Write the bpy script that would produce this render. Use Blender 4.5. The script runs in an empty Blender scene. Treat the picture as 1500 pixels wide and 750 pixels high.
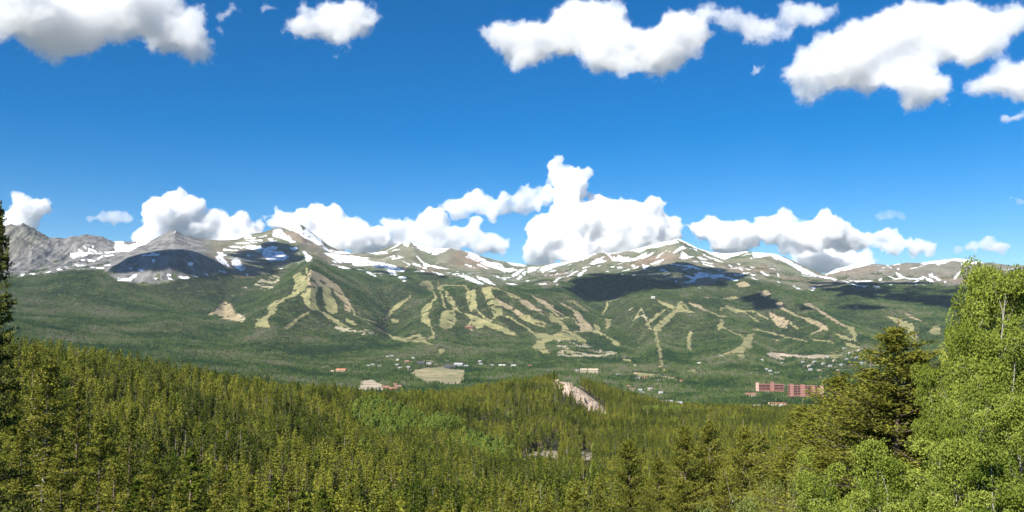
import bpy, bmesh, math, random
import numpy as np
from mathutils import Vector, Matrix

# ------------------------------------------------------------------ camera, sky, sun, exposure
scene = bpy.context.scene
col = scene.collection
FOC, PITCH = 1299.0, math.radians(4.18)          # focal length in pixels of a 1500 px wide picture
cam_d = bpy.data.cameras.new('camera'); cam = bpy.data.objects.new('camera', cam_d); col.objects.link(cam)
cam_d.sensor_width = 36.0; cam_d.lens = 36.0 * FOC / 1500.0
cam_d.clip_start = 0.3; cam_d.clip_end = 200000.0
cam.location = (0, 0, 0); cam.rotation_euler = (math.radians(90) + PITCH, 0, 0)
scene.camera = cam

SUN_EL = math.radians(41.0)
_h = np.array([-0.56, -0.83]); _h = _h / np.linalg.norm(_h)
TO_SUN = np.array([_h[0] * math.cos(SUN_EL), _h[1] * math.cos(SUN_EL), math.sin(SUN_EL)])
world = bpy.data.worlds.new('World'); scene.world = world; world.use_nodes = True
wn = world.node_tree; wn.nodes.clear()
sky = wn.nodes.new('ShaderNodeTexSky'); sky.sky_type = 'NISHITA'; sky.sun_disc = False
sky.sun_elevation = SUN_EL; sky.sun_rotation = math.atan2(_h[0], _h[1])
sky.altitude = 2200.0; sky.air_density = 1.0; sky.dust_density = 0.3; sky.ozone_density = 4.0
hs = wn.nodes.new('ShaderNodeHueSaturation'); hs.inputs['Saturation'].default_value = 1.45; hs.inputs['Hue'].default_value = 0.502
bg = wn.nodes.new('ShaderNodeBackground'); bg.inputs['Strength'].default_value = 0.066
wo = wn.nodes.new('ShaderNodeOutputWorld')
wn.links.new(sky.outputs[0], hs.inputs['Color']); wn.links.new(hs.outputs[0], bg.inputs['Color']); wn.links.new(bg.outputs[0], wo.inputs['Surface'])
sun_d = bpy.data.lights.new('sun', 'SUN'); sun_d.energy = 5.0; sun_d.angle = math.radians(0.5); sun_d.color = (1.0, 0.95, 0.86)
sun = bpy.data.objects.new('sun', sun_d); col.objects.link(sun)
sun.rotation_euler = Vector(-TO_SUN).to_track_quat('-Z', 'Y').to_euler(); sun.location = (-200, -150, 300)
scene.view_settings.view_transform = 'Standard'; scene.view_settings.look = 'None'
scene.view_settings.exposure = 0.92; scene.view_settings.gamma = 1.0; scene.view_settings.use_curve_mapping = False
cy = scene.cycles
cy.max_bounces = 16; cy.diffuse_bounces = 3; cy.glossy_bounces = 1; cy.transmission_bounces = 3
cy.transparent_max_bounces = 12; cy.volume_bounces = 14; cy.caustics_reflective = False; cy.caustics_refractive = False
cy.use_denoising = True; cy.volume_max_steps = 160
cy.use_adaptive_sampling = True; cy.adaptive_threshold = 0.015

# ------------------------------------------------------------------ helpers
def sstep(a, b, x):
    t = np.clip((x - a) / (b - a), 0, 1); return t * t * (3 - 2 * t)

def ray(px, py):
    """unit-forward ray through a pixel of the 1500 x 750 picture -> horizontal azimuth and slope"""
    x = (np.asarray(px, float) - 750) / FOC; y = -(np.asarray(py, float) - 375) / FOC
    Y = math.cos(PITCH) - y * math.sin(PITCH); Z = math.sin(PITCH) + y * math.cos(PITCH)
    return np.arctan2(x, Y), Z / np.hypot(x, Y)

def place(px, py, r):
    az, s = ray(px, py)
    return np.array([r * np.sin(az), r * np.cos(az), r * s])

def project(x, y, z):
    d = y * math.cos(PITCH) + z * math.sin(PITCH); u = -y * math.sin(PITCH) + z * math.cos(PITCH)
    d = np.where(d < 0.5, 0.5, d)
    return 750 + FOC * x / d, 375 - FOC * u / d

def _hash(ix, iy, iz, seed):
    h = (ix.astype(np.int64) * 374761393 + iy.astype(np.int64) * 668265263 + iz.astype(np.int64) * 2147483647 + seed * 144664891) & 0xffffffff
    h = ((h ^ (h >> 13)) * 1274126177) & 0xffffffff
    h = (h ^ (h >> 16)) & 0xffffffff
    return h.astype(np.float64) / 4294967295.0

def vnoise(x, y, z=None, seed=0):
    x = np.asarray(x, float); y = np.asarray(y, float)
    xi = np.floor(x); yi = np.floor(y); fx = x - xi; fy = y - yi
    fx = fx * fx * fx * (fx * (fx * 6 - 15) + 10); fy = fy * fy * fy * (fy * (fy * 6 - 15) + 10)
    if z is None:
        o = np.zeros_like(xi)
        a = _hash(xi, yi, o, seed); b = _hash(xi + 1, yi, o, seed); c = _hash(xi, yi + 1, o, seed); d = _hash(xi + 1, yi + 1, o, seed)
        return (a + (b - a) * fx) * (1 - fy) + (c + (d - c) * fx) * fy
    z = np.asarray(z, float); zi = np.floor(z); fz = z - zi; fz = fz * fz * fz * (fz * (fz * 6 - 15) + 10)
    r = []
    for k in (0, 1):
        a = _hash(xi, yi, zi + k, seed); b = _hash(xi + 1, yi, zi + k, seed); c = _hash(xi, yi + 1, zi + k, seed); d = _hash(xi + 1, yi + 1, zi + k, seed)
        r.append((a + (b - a) * fx) * (1 - fy) + (c + (d - c) * fx) * fy)
    return r[0] + (r[1] - r[0]) * fz

def fbm(x, y, z=None, octv=5, seed=0, gain=0.5, ridged=False):
    s = 0.0; a = 1.0; t = 0.0
    for k in range(octv):
        n = vnoise(x * 2 ** k + 17.3 * k, y * 2 ** k - 9.1 * k, None if z is None else z * 2 ** k + 5.7 * k, seed + k)
        if ridged: n = 1 - np.abs(2 * n - 1)
        s = s + a * n; t += a; a *= gain
    return s / t                                   # 0 .. 1

def inside(px, py, poly):
    """even-odd test of many points against one polygon, with a bounding box first"""
    poly = np.asarray(poly, float); out = np.zeros(px.shape, bool)
    x0, y0 = poly.min(0); x1, y1 = poly.max(0)
    w = np.nonzero((px >= x0) & (px <= x1) & (py >= y0) & (py <= y1))
    if len(w[0]) == 0: return out
    qx, qy = px[w], py[w]; r = np.zeros(qx.shape, bool); n = len(poly)
    for i in range(n):
        ax, ay = poly[i]; bx, by = poly[(i + 1) % n]
        if ay == by: continue
        c = (ay > qy) != (by > qy)
        r ^= c & (qx < (bx - ax) * (qy - ay) / (by - ay) + ax)
    out[w] = r
    return out

def mesh_np(name, verts, faces, mats=(), mat_idx=None, smooth=False):
    """faces: (n,k) int array of equal-sized faces, or a list of such arrays"""
    me = bpy.data.meshes.new(name)
    fl = faces if isinstance(faces, list) else [faces]
    fl = [np.asarray(f) for f in fl if len(f)]
    verts = np.asarray(verts, float)
    me.vertices.add(len(verts)); me.vertices.foreach_set('co', verts.ravel())
    loops = np.concatenate([f.ravel() for f in fl]); tot = np.concatenate([np.full(len(f), f.shape[1]) for f in fl])
    start = np.concatenate([[0], np.cumsum(tot)[:-1]])
    me.loops.add(len(loops)); me.loops.foreach_set('vertex_index', loops.astype(np.int32))
    me.polygons.add(len(tot)); me.polygons.foreach_set('loop_start', start.astype(np.int32)); me.polygons.foreach_set('loop_total', tot.astype(np.int32))
    if mat_idx is not None: me.polygons.foreach_set('material_index', np.asarray(mat_idx, np.int32))
    me.polygons.foreach_set('use_smooth', np.full(len(tot), smooth))
    for m in mats: me.materials.append(m)
    me.update(calc_edges=True); me.validate()
    return me

def add_obj(name, me, parent=None, loc=None):
    o = bpy.data.objects.new(name, me); col.objects.link(o)
    if parent: o.parent = parent
    if loc is not None: o.location = loc
    return o

def tag(o, label=None, cat=None, group=None, kind=None):
    if label: o['label'] = label
    if cat: o['category'] = cat
    if group: o['group'] = group
    if kind: o['kind'] = kind
    return o

def empty(name, loc, label, cat, group=None, rz=0.0):
    o = bpy.data.objects.new(name, None); col.objects.link(o); o.location = loc; o.rotation_euler = (0, 0, rz)
    o.empty_display_size = 0.5
    return tag(o, label, cat, group)

def fattr(me, name, vals, domain='POINT'):
    a = me.attributes.new(name, 'FLOAT', domain); a.data.foreach_set('value', np.asarray(vals, np.float32).ravel())

def cattr(me, name, rgb):
    a = me.attributes.new(name, 'FLOAT_COLOR', 'POINT')
    v = np.ones((len(rgb), 4), np.float32); v[:, :3] = rgb; a.data.foreach_set('color', v.ravel())

def plain(name, rgb, rough=0.8, vary=0.12, scale=3.0, bump=0.0, spec=0.2, coords='Object'):
    m = bpy.data.materials.new(name); m.use_nodes = True; nt = m.node_tree; b = nt.nodes['Principled BSDF']
    b.inputs['Roughness'].default_value = rough; b.inputs['Specular IOR Level'].default_value = spec
    tc = nt.nodes.new('ShaderNodeTexCoord'); n = nt.nodes.new('ShaderNodeTexNoise'); n.inputs['Scale'].default_value = scale; n.inputs['Detail'].default_value = 5
    r = nt.nodes.new('ShaderNodeValToRGB')
    for e, k in zip(r.color_ramp.elements, (1 - vary, 1 + vary)):
        e.color = tuple(min(1, c * k) for c in rgb) + (1,)
    r.color_ramp.elements[0].position = 0.3; r.color_ramp.elements[1].position = 0.7
    nt.links.new(tc.outputs[coords], n.inputs['Vector']); nt.links.new(n.outputs['Fac'], r.inputs[0]); nt.links.new(r.outputs[0], b.inputs['Base Color'])
    if bump:
        bp = nt.nodes.new('ShaderNodeBump'); bp.inputs['Strength'].default_value = bump; bp.inputs['Distance'].default_value = 0.1
        nt.links.new(n.outputs['Fac'], bp.inputs['Height']); nt.links.new(bp.outputs[0], b.inputs['Normal'])
    return m
# ------------------------------------------------------------------ what the ground carries, read off the photograph
def crop(ox, oy, s, *polys):
    return [[(ox + x / s, oy + y / s) for x, y in p] for p in polys]

SNOW = []
SNOW += crop(0, 320, 7.5,
 [(760,390),(850,375),(960,370),(975,330),(1010,335),(1080,370),(1100,365),(1180,365),(1260,360),(1265,290),(1260,245),(1350,240),(1370,290),(1440,290),(1500,265),(1500,325),(1450,350),(1380,365),(1300,370),(1180,380),(1080,385),(980,390),(940,410),(870,430),(800,440),(765,425)],
 [(1060,440),(1130,405),(1250,395),(1250,405),(1140,420),(1080,455)], [(885,450),(940,448),(938,465),(890,465)],
 [(960,450),(1040,455),(1045,478),(980,478)], [(815,505),(870,510),(945,512),(945,528),(850,532)],
 [(980,530),(1150,540),(1145,558),(1000,545)], [(1145,503),(1220,505),(1210,522),(1150,518)],
 [(690,515),(770,550),(760,555),(700,525)], [(620,568),(650,540),(685,565),(640,573)], [(500,590),(560,580),(575,590),(520,602)],
 [(320,605),(380,600),(375,622),(335,620)], [(205,635),(250,605),(270,615),(240,645)], [(855,325),(905,365),(895,372),(860,345)],
 [(925,295),(960,325),(950,332),(925,307)], [(1015,290),(1035,320),(1020,332)],
 [(1290,650),(1330,655),(1420,660),(1450,625),(1500,610),(1500,640),(1460,660),(1450,690),(1380,685),(1300,690)], [(1425,538),(1460,545),(1440,555)])
SNOW += crop(200, 320, 7.5,
 [(405,160),(425,135),(440,140),(415,165)], [(50,415),(80,400),(150,398),(150,378),(200,375),(270,395),(240,406),(160,410)],
 [(155,455),(185,435),(208,455),(185,488)], [(10,540),(40,540),(90,570),(70,585),(25,575)], [(0,240),(170,235),(100,280),(0,315)],
 [(570,490),(600,475),(630,490),(610,520),(580,518)], [(340,610),(370,605),(430,680),(360,665)],
 [(470,635),(560,638),(590,655),(520,665),(475,655)], [(620,630),(660,635),(670,645),(635,645)], [(190,655),(225,650),(230,672),(200,675)],
 [(880,370),(940,370),(960,390),(990,395),(985,415),(945,412),(960,440),(1000,480),(1030,525),(1010,530),(930,490),(880,440),(870,415),(905,405)],
 [(1040,470),(1090,435),(1130,450),(1160,500),(1140,540),(1195,530),(1190,550),(1155,578),(1130,560),(1090,545),(1050,515)],
 [(945,335),(1000,340),(1110,345),(1120,360),(960,358)], [(1010,305),(1090,300),(1150,315),(1165,333),(1060,322)],
 [(1185,300),(1260,290),(1380,305),(1410,320),(1500,300),(1500,475),(1440,460),(1390,410),(1375,370),(1400,335),(1340,355),(1240,340),(1160,320)],
 [(1075,265),(1240,265),(1235,280),(1090,278)], [(1200,232),(1390,235),(1380,248),(1220,246)],
 [(1190,190),(1250,175),(1275,205),(1330,205),(1300,220),(1180,222)], [(1370,200),(1430,180),(1420,195),(1375,210)],
 [(1440,215),(1500,220),(1500,255),(1460,245)], [(905,570),(985,580),(990,592),(910,590)], [(755,600),(790,605),(795,628),(770,625)],
 [(1200,600),(1225,605),(1225,628),(1203,628)], [(1210,395),(1240,400),(1250,420),(1225,418)], [(1250,255),(1330,258),(1325,270),(1260,268)])
SNOW += crop(400, 320, 7.5,
 [(0,150),(10,125),(80,110),(100,145),(160,180),(200,225),(255,262),(180,260),(130,235),(100,220),(0,205)],
 [(100,100),(280,62),(330,130),(370,105),(430,165),(520,230),(560,305),(500,300),(400,240),(320,195),(250,150)],
 [(510,310),(560,320),(640,355),(760,360),(850,375),(800,390),(680,385),(600,360)],
 [(550,375),(640,380),(740,400),(860,405),(980,425),(1090,430),(1000,440),(1090,470),(1230,485),(1330,515),(1450,570),(1430,585),(1330,575),(1370,635),(1300,625),(1230,540),(1100,530),(1060,510),(960,525),(900,520),(850,485),(760,480),(650,440)],
 [(640,460),(690,460),(760,485),(750,495),(680,490)], [(715,525),(770,525),(840,540),(830,552),(740,545)],
 [(965,562),(1040,580),(1140,630),(1120,640),(1060,620),(1040,600)], [(1370,645),(1420,630),(1475,660),(1440,670),(1390,660)],
 [(1400,680),(1455,685),(1440,697)], [(185,315),(265,315),(258,350),(200,345)],
 [(0,305),(50,310),(20,365),(90,360),(180,420),(120,460),(0,462)], [(345,345),(375,385),(430,430),(415,465),(370,480),(350,420),(335,390)],
 [(50,538),(105,548),(100,560)], [(1290,335),(1400,258),(1425,265),(1350,312)], [(1415,275),(1470,240),(1500,245),(1490,315),(1450,305)],
 [(1060,385),(1140,370),(1240,360),(1265,390),(1150,395)], [(1420,465),(1500,503),(1500,517),(1430,475)])
SNOW += crop(600, 340, 7.5,
 [(0,85),(100,115),(200,135),(260,145),(360,150),(450,155),(400,205),(330,235),(290,250),(200,235),(120,195),(40,140)],
 [(470,165),(540,175),(545,200),(490,190)],
 [(590,190),(650,208),(720,235),(800,290),(880,325),(970,335),(1040,370),(1055,400),(1140,395),(1180,415),(1120,440),(1050,445),(960,405),(860,380),(760,325),(660,290),(610,270),(650,240)],
 [(720,345),(760,350),(820,375),(875,408),(840,402),(780,377)], [(55,250),(110,285),(180,350),(280,370),(400,400),(440,410),(330,402),(200,372),(170,390),(130,325)],
 [(25,333),(90,353),(160,393),(190,407),(120,392),(60,367)], [(240,438),(310,445),(390,467),(330,467)],
 [(390,445),(460,445),(560,475),(650,480),(720,520),(800,560),(850,585),(780,580),(690,555),(640,530),(590,500),(500,465)],
 [(725,480),(780,495),(850,510),(900,550),(950,585),(890,580),(830,550),(770,530)], [(600,348),(640,353),(720,392),(660,382)],
 [(920,475),(965,480),(990,500),(950,495)], [(1010,508),(1070,525),(1040,530)], [(1055,555),(1120,565),(1200,580),(1150,590),(1070,580)],
 [(1120,470),(1180,430),(1260,400),(1250,425),(1180,475),(1130,495)], [(1175,520),(1200,480),(1240,475),(1215,515),(1180,528)],
 [(1245,440),(1280,425),(1265,475),(1240,470)], [(1290,440),(1310,390),(1430,380),(1380,425),(1310,450)],
 [(1060,325),(1180,340),(1290,365),(1240,382),(1130,362)], [(1410,440),(1450,385),(1500,368),(1500,410),(1460,455),(1450,420)],
 [(1275,530),(1315,518),(1310,535),(1285,542)], [(1410,570),(1500,555),(1500,570),(1420,580)])
SNOW += crop(800, 340, 7.5,
 [(0,365),(120,340),(260,305),(400,262),(500,232),(590,210),(650,212),(740,204),(850,197),(960,177),(1100,147),(1230,117),(1350,82),(1450,57),(1480,62),(1490,95),(1440,115),(1300,150),(1180,175),(1110,180),(1070,210),(1030,225),(950,210),(900,205),(790,230),(720,235),(700,245),(720,300),(690,270),(640,225),(580,230),(500,265),(400,310),(300,330),(200,355),(120,380),(20,415),(0,410)],
 [(480,345),(540,300),(570,290),(620,305),(665,320),(600,340),(510,358)],
 [(720,310),(735,265),(780,285),(790,245),(830,270),(900,270),(930,290),(1030,280),(1050,240),(1110,225),(1090,275),(1010,300),(920,330),(850,320),(780,318)],
 [(335,480),(400,430),(445,400),(440,425),(390,470),(350,490)], [(230,485),(330,425),(360,410),(300,460),(240,492)],
 [(390,390),(470,372),(480,380),(400,400)], [(235,455),(330,393),(250,455)], [(70,555),(110,515),(180,485),(140,520),(100,552)],
 [(95,470),(135,445),(110,472)], [(110,570),(135,570),(115,585)], [(705,376),(755,375),(750,388),(715,387)], [(770,385),(835,380),(830,395),(780,397)],
 [(930,360),(970,360),(980,375),(945,378)], [(945,400),(1010,375),(1030,380),(990,400),(955,407)],
 [(1045,350),(1080,360),(1140,365),(1110,385),(1090,415),(1065,410),(1070,380)], [(1145,350),(1230,315),(1310,290),(1260,330),(1160,362)],
 [(1205,285),(1250,253),(1250,267),(1215,292)], [(1390,225),(1480,160),(1500,150),(1500,190),(1400,240)], [(1460,275),(1500,205),(1500,290),(1465,285)],
 [(1310,235),(1360,208),(1340,232)], [(1240,415),(1290,400),(1345,440),(1320,440),(1275,420)], [(1405,533),(1440,533),(1435,557),(1415,550)],
 [(1400,355),(1500,360),(1500,378),(1440,370)], [(655,430),(690,428),(685,442)], [(810,468),(850,462),(830,477)], [(945,478),(980,465),(965,487)])
SNOW += crop(1000, 340, 7.5,
 [(-75,60),(0,70),(90,130),(200,180),(300,215),(400,228),(520,230),(620,222),(700,207),(745,212),(660,235),(560,270),(470,300),(400,285),(320,250),(220,205),(110,165),(0,110),(-60,95)],
 [(765,215),(860,210),(940,212),(1020,232),(1090,270),(1200,325),(1300,380),(1400,430),(1440,450),(1490,480),(1450,495),(1380,470),(1310,460),(1290,430),(1200,370),(1080,315),(990,280),(985,260),(920,265),(860,275),(780,285)],
 [(0,145),(40,180),(0,185)], [(0,215),(40,230),(45,260),(140,270),(60,290),(0,300)], [(150,270),(210,275),(265,300),(250,310),(180,290)],
 [(115,183),(150,190),(190,217),(160,214)], [(195,225),(300,275),(410,315),(450,335),(400,327),(280,279)], [(200,310),(270,330),(335,345),(320,355),(220,330)],
 [(215,338),(350,380),(330,385),(230,355)], [(0,365),(80,365),(150,385),(210,410),(130,408),(0,375)],
 [(10,475),(60,475),(110,495),(150,480),(125,460),(170,460),(170,435),(230,445),(310,455),(360,465),(410,460),(470,480),(530,505),(610,520),(600,535),(530,530),(480,500),(400,500),(350,520),(300,490),(220,500),(150,515),(130,550),(40,560),(10,545),(80,540),(110,515),(60,500)],
 [(600,343),(650,346),(620,357)], [(480,353),(550,375),(530,380)], [(650,388),(750,408),(720,414)], [(605,396),(670,413),(650,422)], [(725,378),(810,390),(760,398)],
 [(655,438),(715,455),(690,464)], [(610,458),(670,478),(640,482)], [(725,456),(810,475),(770,482)], [(740,488),(825,525),(790,522)],
 [(840,418),(960,480),(930,487),(860,442)], [(1030,448),(1050,455),(1065,487),(1050,487)], [(560,453),(600,470),(580,477)], [(0,598),(45,603),(10,622)],
 [(1030,538),(1085,560),(1060,562)], [(1205,583),(1260,608),(1330,635),(1260,628)], [(1410,603),(1470,610),(1440,627)], [(1380,628),(1460,632),(1420,647)],
 [(180,608),(205,612),(190,624)], [(355,403),(430,415),(400,427)], [(740,283),(765,285),(750,300)])
SNOW += crop(1200, 360, 6.25,
 [(50,265),(90,228),(190,198),(240,188),(290,178),(380,168),(500,148),(470,170),(370,195),(320,210),(250,220),(170,240),(110,255),(70,275)],
 [(0,275),(80,285),(160,305),(150,318),(60,300),(0,290)], [(200,310),(280,340),(380,365),(460,365),(420,380),(350,372),(260,347)],
 [(490,368),(560,370),(550,385),(510,380)], [(600,343),(670,355),(650,364)], [(490,401),(530,405),(510,414)], [(560,143),(620,170),(670,205),(640,200),(600,170)],
 [(660,168),(750,148),(740,170),(680,180)], [(900,148),(1000,142),(1130,127),(1230,107),(1330,112),(1425,132),(1500,150),(1500,165),(1430,165),(1360,160),(1350,190),(1310,190),(1300,145),(1230,135),(1150,160),(1050,165),(950,170)],
 [(700,240),(760,275),(800,292),(900,295),(960,280),(980,295),(900,310),(800,305),(740,290),(700,262)], [(625,273),(690,295),(780,300),(680,307)],
 [(970,290),(1020,300),(1060,335),(1010,330),(985,310)], [(1005,255),(1030,245),(1045,275),(1080,290),(1125,320),(1090,320),(1050,297),(1010,277)],
 [(1140,323),(1170,330),(1150,340)], [(1225,310),(1260,260),(1300,225),(1275,275),(1240,315)], [(540,300),(570,300),(570,320),(545,322)],
 [(710,206),(735,210),(725,222)], [(1075,160),(1110,160),(1100,180),(1080,180)], [(320,323),(490,318),(480,330),(330,335)], [(870,348),(900,350),(890,360)],
 [(920,343),(970,360),(960,367)], [(260,313),(310,318),(300,327)])

RUNS, TAN = [], []                    # green grass runs and bare tan runs
RUNS += crop(270, 380, 5.357,
 [(845,130),(910,95),(920,130),(950,140),(960,200),(940,240),(900,260),(880,285),(830,280),(850,240),(865,180)],
 [(960,225),(1040,220),(1020,280),(1030,350),(1050,395),(1000,400),(940,350),(930,300),(910,285)],
 [(1080,215),(1140,215),(1160,280),(1190,350),(1190,420),(1150,430),(1110,400),(1095,320),(1080,270)],
 [(1000,380),(1060,400),(1130,430),(1180,470),(1240,500),(1290,540),(1240,540),(1180,500),(1130,470),(1080,420)],
 [(830,280),(870,285),(800,310),(730,350),(715,410),(680,440),(640,470),(660,535),(600,535),(550,530),(570,480),(620,450),(660,420),(650,370),(700,340),(780,300)],
 [(990,400),(960,430),(890,470),(840,530),(790,550),(770,545),(830,500),(880,455)], [(1260,460),(1310,480),(1350,520),(1320,520),(1270,495)])
TAN += crop(270, 380, 5.357,
 [(960,130),(990,85),(1010,85),(1080,130),(1130,150),(1200,200),(1240,250),(1290,320),(1310,370),(1300,415),(1265,400),(1250,340),(1200,280),(1170,230),(1140,215),(1030,215),(960,200)],
 [(310,320),(340,345),(365,345),(380,380),(410,420),(450,470),(440,490),(380,480),(300,465),(260,430),(190,445),(200,415),(240,410),(270,370)])
SPECK = crop(270, 380, 5.357, [(540,190),(620,150),(700,125),(750,125),(740,190),(680,235),(600,240)], [(450,210),(490,205),(490,270),(450,270)],
 [(400,420),(480,450),(470,500),(420,490)], [(1100,500),(1300,540),(1500,560),(1500,590),(1250,590)])
RUNS += crop(530, 390, 5.357,
 [(470,350),(500,300),(550,285),(545,330),(515,390),(535,430),(550,470),(500,460),(465,430)], [(600,480),(610,420),(615,375),(660,345),(720,345),(730,400),(735,450),(700,480),(640,490)],
 [(660,190),(700,240),(750,330),(760,350),(720,340),(690,290),(665,270),(650,220)], [(830,190),(880,185),(885,260),(905,350),(850,350),(830,290),(815,240)],
 [(945,170),(1010,160),(1030,240),(1100,310),(1100,380),(1040,400),(1010,330),(960,250)], [(1100,190),(1180,210),(1260,260),(1230,262),(1180,250)],
 [(1280,380),(1400,440),(1330,440),(1220,390)],
 [(770,360),(870,390),(940,410),(1000,440),(1080,460),(1160,500),(1230,550),(1150,540),(1060,500),(980,470),(900,490),(860,460),(870,420)],
 [(160,500),(240,550),(330,565),(410,540),(450,530),(480,560),(570,550),(560,570),(490,580),(560,620),(530,620),(480,600),(370,600),(250,580),(200,540)],
 [(1350,520),(1450,530),(1500,550),(1500,580),(1420,600),(1470,690),(1410,680),(1340,640),(1370,580)], [(600,650),(655,650),(620,700),(595,695)],
 [(590,110),(600,150),(662,330),(648,330),(588,150)], [(440,150),(480,110),(540,110),(550,180),(510,190),(520,150)],
 [(220,415),(290,415),(280,440),(230,440)], [(330,260),(380,220),(370,260),(250,350),(200,400),(160,430),(190,380),(240,330)],
 [(60,450),(120,480),(180,520),(150,520),(70,465)], [(1440,390),(1500,380),(1500,440),(1460,410)])
TAN += crop(530, 390, 5.357, [(1230,262),(1300,270),(1340,310),(1430,360),(1350,350),(1260,290)], [(1030,240),(1130,290),(1200,330),(1280,380),(1220,390),(1150,340),(1100,310)],
 [(1310,215),(1400,260),(1500,310),(1500,340),(1400,290)])
RUNS += crop(760, 400, 5.357,
 [(210,340),(290,330),(350,400),(400,450),(440,470),(520,530),(510,560),(440,530),(370,520),(250,530),(180,540),(190,590),(240,620),(230,640),(180,620),(110,590),(130,540),(220,500),(330,460),(340,430),(270,390)],
 [(350,210),(450,215),(510,260),(555,310),(500,290),(440,250)], [(580,400),(630,420),(620,460),(700,510),(790,550),(780,575),(740,560),(730,520),(650,480),(600,460)],
 [(670,355),(715,360),(715,400),(700,430),(675,430),(680,390)], [(0,310),(80,330),(150,380),(60,370),(0,350)],
 [(1070,200),(1130,220),(1190,250),(1230,280),(1210,290),(1150,260),(1090,230)],
 [(1240,250),(1270,220),(1300,240),(1330,290),(1370,310),(1300,310),(1250,300),(1200,340),(1150,400),(1110,430),(1110,460),(1060,450),(1060,420),(1120,370),(1190,310),(1230,290)],
 [(1160,280),(1080,350),(1030,390),(980,420),(1020,370),(1100,310)], [(1060,460),(1080,460),(1110,600),(1135,740),(1110,740),(1085,600)],
 [(1330,455),(1350,460),(1340,540),(1350,610),(1330,610),(1310,540)], [(820,680),(880,680),(870,705),(820,695)], [(880,710),(940,730),(900,735)],
 [(350,600),(400,610),(450,650),(380,635)], [(680,220),(800,185),(790,200),(700,240)])
TAN += crop(760, 400, 5.357, [(0,220),(60,210),(150,280),(190,310),(100,290),(40,250)], [(130,190),(180,230),(300,290),(380,350),(300,310),(200,250)],
 [(290,210),(390,260),(450,290),(500,350),(580,430),(560,450),(480,460),(470,390),(430,310),(350,250)], [(1330,235),(1390,245),(1470,290),(1500,305),(1440,285),(1370,260)])
SPECK += crop(760, 400, 5.357, [(890,380),(950,270),(990,300),(1010,390),(960,330)], [(850,290),(900,270),(900,300)], [(300,520),(700,600),(860,660),(300,660)])
RUNS += crop(980, 400, 5.357,
 [(390,360),(415,360),(430,430),(370,450),(390,400)],
 [(545,480),(590,490),(640,480),(665,470),(640,530),(650,590),(590,600),(590,660),(560,680),(530,640),(480,640),(420,660),(430,640),(520,590),(570,560),(580,510)],
 [(1380,405),(1450,420),(1470,490),(1440,530),(1430,480),(1390,430)], [(1300,475),(1360,490),(1430,520),(1500,550),(1410,530),(1340,505)],
 [(1370,545),(1440,560),(1500,580),(1500,595),(1410,580)], [(390,280),(460,250),(540,280),(620,300),(520,310),(450,270),(400,295)],
 [(680,300),(760,345),(800,370),(720,340)], [(620,340),(700,370),(680,380)], [(390,330),(470,340),(430,348)], [(410,200),(500,180),(580,205),(480,205)],
 [(220,185),(340,190),(300,195)], [(1220,650),(1290,630),(1360,650),(1280,665)], [(670,430),(720,450),(700,450)], [(780,508),(860,520),(840,530)], [(1080,513),(1240,530),(1280,550),(1160,532)])
TAN += crop(980, 400, 5.357, [(150,230),(210,240),(320,300),(260,290),(190,255)], [(830,230),(880,230),(910,280),(1000,330),(940,310),(850,270)],
 [(1040,240),(1100,235),(1180,280),(1280,350),(1380,410),(1390,430),(1290,390),(1200,320),(1120,270)],
 [(1000,330),(1100,370),(1160,380),(1240,420),(1260,455),(1200,450),(1120,480),(1180,430),(1100,390)],
 [(780,300),(850,330),(940,380),(920,430),(880,430),(830,400),(800,350)],
 [(700,160),(760,130),(800,160),(750,190)], [(520,90),(600,60),(640,100),(560,110)])
RUNS += crop(1180, 420, 5.357, [(640,235),(700,245),(800,280),(840,300),(855,370),(900,420),(860,430),(800,370),(760,320),(700,280)],
 [(960,360),(1000,310),(1050,300),(1050,380),(1000,375)], [(980,215),(1050,240),(1000,225)], [(370,150),(410,140),(430,165),(400,180)], [(300,155),(330,155),(340,170)])
TAN += crop(1180, 420, 5.357, [(775,200),(830,225),(920,275),(850,260),(790,230)])
def strips(ox, oy, s, w, *lines):
    """narrow cuts through the woods: polylines widened to w picture pixels"""
    out = []
    for ln in lines:
        q = [(ox + x / s, oy + y / s) for x, y in ln]
        for (ax, ay), (bx, by) in zip(q[:-1], q[1:]):
            d = math.hypot(bx - ax, by - ay); nx, ny = -(by - ay) / d * w / 2, (bx - ax) / d * w / 2
            out.append([(ax + nx, ay + ny), (bx + nx, by + ny), (bx - nx, by - ny), (ax - nx, ay - ny)])
    return out
RUNS += strips(530, 390, 5.357, 2.0, [(720,340),(760,352),(830,385),(880,410)], [(905,350),(960,400),(1000,440)], [(1040,400),(1010,430)], [(1280,390),(1360,420),(1440,455)], [(550,470),(545,500),(565,545)],
 [(40,440),(80,460),(160,505)], [(545,285),(580,250),(560,205),(530,180)], [(640,195),(612,160),(660,152),(800,152),(835,190)], [(1015,165),(1100,190)], [(1340,330),(1400,370),(1500,405)], [(1130,390),(1250,460),(1350,525)], [(870,420),(820,480),(860,500)], [(1430,360),(1500,395)], [(1210,385),(1290,400)])
RUNS += strips(760, 400, 5.357, 2.0, [(0,350),(120,400),(200,420)], [(400,470),(470,455),(600,450)], [(240,310),(300,370),(350,405)], [(1000,390),(1040,440)], [(200,250),(260,300),(330,355),(400,350)], [(700,240),(650,330)], [(480,430),(420,350)], [(150,480),(240,505)], [(560,455),(640,470),(740,530)], [(970,280),(900,370)], [(1130,740),(1136,780)])
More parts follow.
